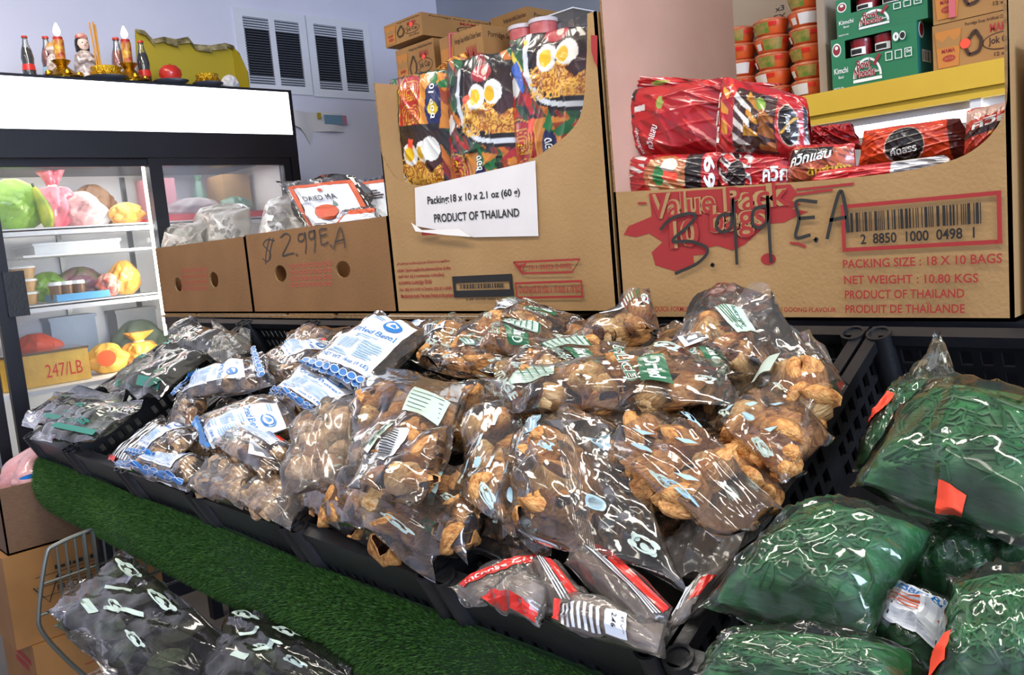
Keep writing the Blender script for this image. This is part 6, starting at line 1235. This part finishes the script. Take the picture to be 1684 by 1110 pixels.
# ================================================================== grass mat, wire basket, floor cartons
tf = E('grass_mat', (-1.4, .74, .75), 'green artificial grass mat hanging along the front of the crates', 'grass mat')
sec = arc([(.757, .843), (.745, .828), (.734, .795), (.73, .75), (.744, .70), (.775, .66), (.81, .648)], 4)
xs_ = np.linspace(-2.97, .25, 70); V = [(x, a + .003 * math.sin(9 * x), b + .004 * math.sin(7 * x + 1)) for x in xs_ for a, b in sec]; k = len(sec)
MB().add(V, gfaces(70, k, 0, True), 'turf_base').add([(x, y + .01, z) for x, y, z in V], gfaces(70, k), 'turf_base').build('backing', tf, True)
rs = np.random.RandomState(2); NBL = 120000
xx = rs.uniform(-2.975, .25, NBL); uu = rs.uniform(0, k - 1.001, NBL); ii = uu.astype(int); fr_ = uu - ii; S_ = np.array(sec)
yy = S_[ii, 0] * (1 - fr_) + S_[ii + 1, 0] * fr_; zz_ = S_[ii, 1] * (1 - fr_) + S_[ii + 1, 1] * fr_
tg = S_[ii + 1] - S_[ii]; tg /= np.linalg.norm(tg, axis=1)[:, None]; nn = np.stack([tg[:, 1], -tg[:, 0]], 1)     # outward
nn[nn[:, 0] > 0] *= np.where(nn[nn[:, 0] > 0][:, 1:] > .3, 1, -1)
ln = rs.uniform(.006, .011, NBL); bend = rs.uniform(-.5, .5, (NBL, 3)); root = np.stack([xx, yy, zz_], 1) - np.array(tf.location)
tip = root + np.stack([bend[:, 0] * ln, nn[:, 0] * ln + bend[:, 1] * ln * .5, nn[:, 1] * ln + bend[:, 2] * ln * .4 + ln * .15], 1); th = rs.uniform(0, 6.28, NBL); wd = .0011; side = np.stack([np.cos(th) * wd, np.sin(th) * wd * .3, np.sin(th) * wd], 1)
VV = np.stack([root - side, root + side, tip], 1).reshape(-1, 3); me = bpy.data.meshes.new('blades'); me.vertices.add(3 * NBL); me.vertices.foreach_set('co', VV.ravel().astype(np.float32))
me.loops.add(3 * NBL); me.loops.foreach_set('vertex_index', np.arange(3 * NBL, dtype=np.int32)); me.polygons.add(NBL); me.polygons.foreach_set('loop_start', np.arange(0, 3 * NBL, 3, dtype=np.int32)); me.update(calc_edges=True); me.validate()
me.materials.append(MATS['blade']); tag(link('blades', me, tf), kind='stuff')

# cartons on the floor at the left end of the stand
CX0 = -2.99; c1 = at(13, 914, 0, CX0); c1t = at(4, 800, 0, CX0)
yA = float(c1[1]); zA = float(c1[2]); zT = float(at(20, 800, 0, CX0)[2])
t = open_carton('floor_carton', 'grey-brown open carton on top of the floor stack, left edge', CX0 - .34, CX0, yA, yA + .42, zA, zT, 'card_dark', group='cartons stacked on the floor')
lump('snack_bag', 'pale bag with blue and red print sticking out of the top floor carton', (CX0 - .17, yA + .2, zA + .02), .15, .17, zT - zA + .06, 'bag_pale', 'bag', None, 41, extra=lambda t: Deco(plane_map((CX0 - .03, 0, 0), (0, 1, 0), (0, 0, 1), (1, 0, 0))).ell(yA + .12, zT + .012, .05, .008, 'label_blue').ell(yA + .2, zT + .005, .03, .006, 'label_red').build('print', t))
zB = zA - .30; t = carton('floor_carton', 'orange-brown carton with black printed lines under the open one', CX0 - .36, CX0 + .012, yA - .02, yA + .45, zB, zA - .002, 'card_orange', 'carton', 'cartons stacked on the floor')
D = Deco(xface(CX0 + .012))
q0, q1 = yA + .1, yA + .36
for j in range(3):
    if j == 0: D.text('PRODUCT OF THAILA', q0 + .02, zA - .155, q1, zA - .135, 'ink_black', .02)
    else: [D.rect(q0 + .02 + .018 * k_, zA - .152 + j * .035, q0 + .033 + .018 * k_, zA - .139 + j * .035 - .004 * (k_ % 2), 'ink_black') for k_ in range(12)]
    D.rect(q0 - .04, zA - .162 + j * .035, q1, zA - .160 + j * .035, 'ink_black')
D.line([(q0 - .05, zA - .12), (q0 - .01, zA - .18), (q0 + .03, zA - .09)], .004, 'ink_black'); D.build('printed_text', t)
t = carton('floor_carton', 'lowest orange carton with a red round emblem, bottom left corner', CX0 - .36, CX0 + .03, yA + .02, yA + .45, .002, zB - .002, 'card_orange', 'carton', 'cartons stacked on the floor')
D = Deco(xface(CX0 + .03)); D.ell(yA + .09, zB - .18, .03, .05, 'ink_red'); D.rect(yA + .18, zB - .09, yA + .36, zB - .075, 'ink_red'); D.rect(yA + .16, zB - .12, yA + .42, zB - .117, 'ink_red'); D.build('printed_text', t)
D = Deco(yface(yA + .02)); D.rect(CX0 - .2, zB - .08, CX0 - .02, zB - .06, 'ink_red').rect(CX0 - .2, zB - .11, CX0 - .06, zB - .09, 'ink_red'); D.build('printed_side', t)
# wire basket under the grass mat
WXP = -2.5; Pw = lambda x, y: tuple(at(x, y, 0, WXP))
t = E('wire_basket', at(150, 1000, 0, WXP), 'grey wire basket end panel under the grass mat, in front of the floor cartons', 'basket')
fr = arc([Pw(190, 852), Pw(150, 870), Pw(92, 896), Pw(76, 915), Pw(64, 1005), Pw(70, 1040), Pw(110, 1085), Pw(150, 1120)], 5)
MB().tube(fr, .006, 'wire', 8).build('rim_wire', t, True)
for (a_, b_) in (((66, 1012), (280, 932)), ((72, 960), (230, 905)), ((90, 1030), (320, 945))): MB().tube([Pw(*a_), Pw(*b_)], .004, 'wire', 6).build('wire', t)
for k_ in range(11):
    x = 92 + k_ * 15; MB().tube([Pw(x, 896 - (x - 92) * .45), Pw(x + 14, 1004 - (x - 80) * .36)], .0035 if k_ not in (3, 4) else .006, 'wire', 6).build('wire', t)
q = np.array(Pw(150, 1120)); MB().tube([q, q + (.7, -.02, -.02)], .006, 'wire', 8).build('rim_wire', t); q = np.array(Pw(190, 852)); MB().tube([q, q + (.9, .05, -.02)], .005, 'wire', 8).build('rim_wire', t)
lb = lambda D, rs: (D.grid([(.3, .3), (.42, .28), (.44, .36), (.32, .38)], 'label_palegreen', 3, 3), scroll(D, .5, .5, .05), D.piece('bar_print'), D.grid([(.45, .42), (.48, .40), (.64, .60), (.61, .63)], 'label_palegreen', 2, 8), D.piece('bar_print'), D.grid([(.3, .58), (.32, .55), (.46, .69), (.44, .72)], 'label_palegreen', 2, 8), scroll(D, .25, .85, .08), scroll(D, .6, .82, .07), scroll(D, .75, .4, .05)) and None
bag('large clear bag of dark leaves with pale green print in the wire basket', [(85, 1010), (230, 1160), (400, 1080), (215, 925)], -.22, .12, 'leaf', 26, .05, (.05, .95, .05, .95), film='film_dark', deco=lb, name='leaf_bag', wr=.012, flare=.03)
bag('clear leaf bag with pale label lying right of the large basket bag', [(330, 1130), (560, 1180), (580, 1090), (390, 1010)], -.22, .10, 'leaf', 20, .05, (.05, .95, .05, .95), film='film_dark', deco=lb, name='leaf_bag', wr=.012)
bag('bag of leaves at the bottom edge under the large basket bag', [(130, 1130), (300, 1200), (420, 1150), (280, 1050)], -.30, .08, 'leaf', 14, .05, (.05, .95, .05, .95), film='film_dark', name='leaf_bag', wr=.01)
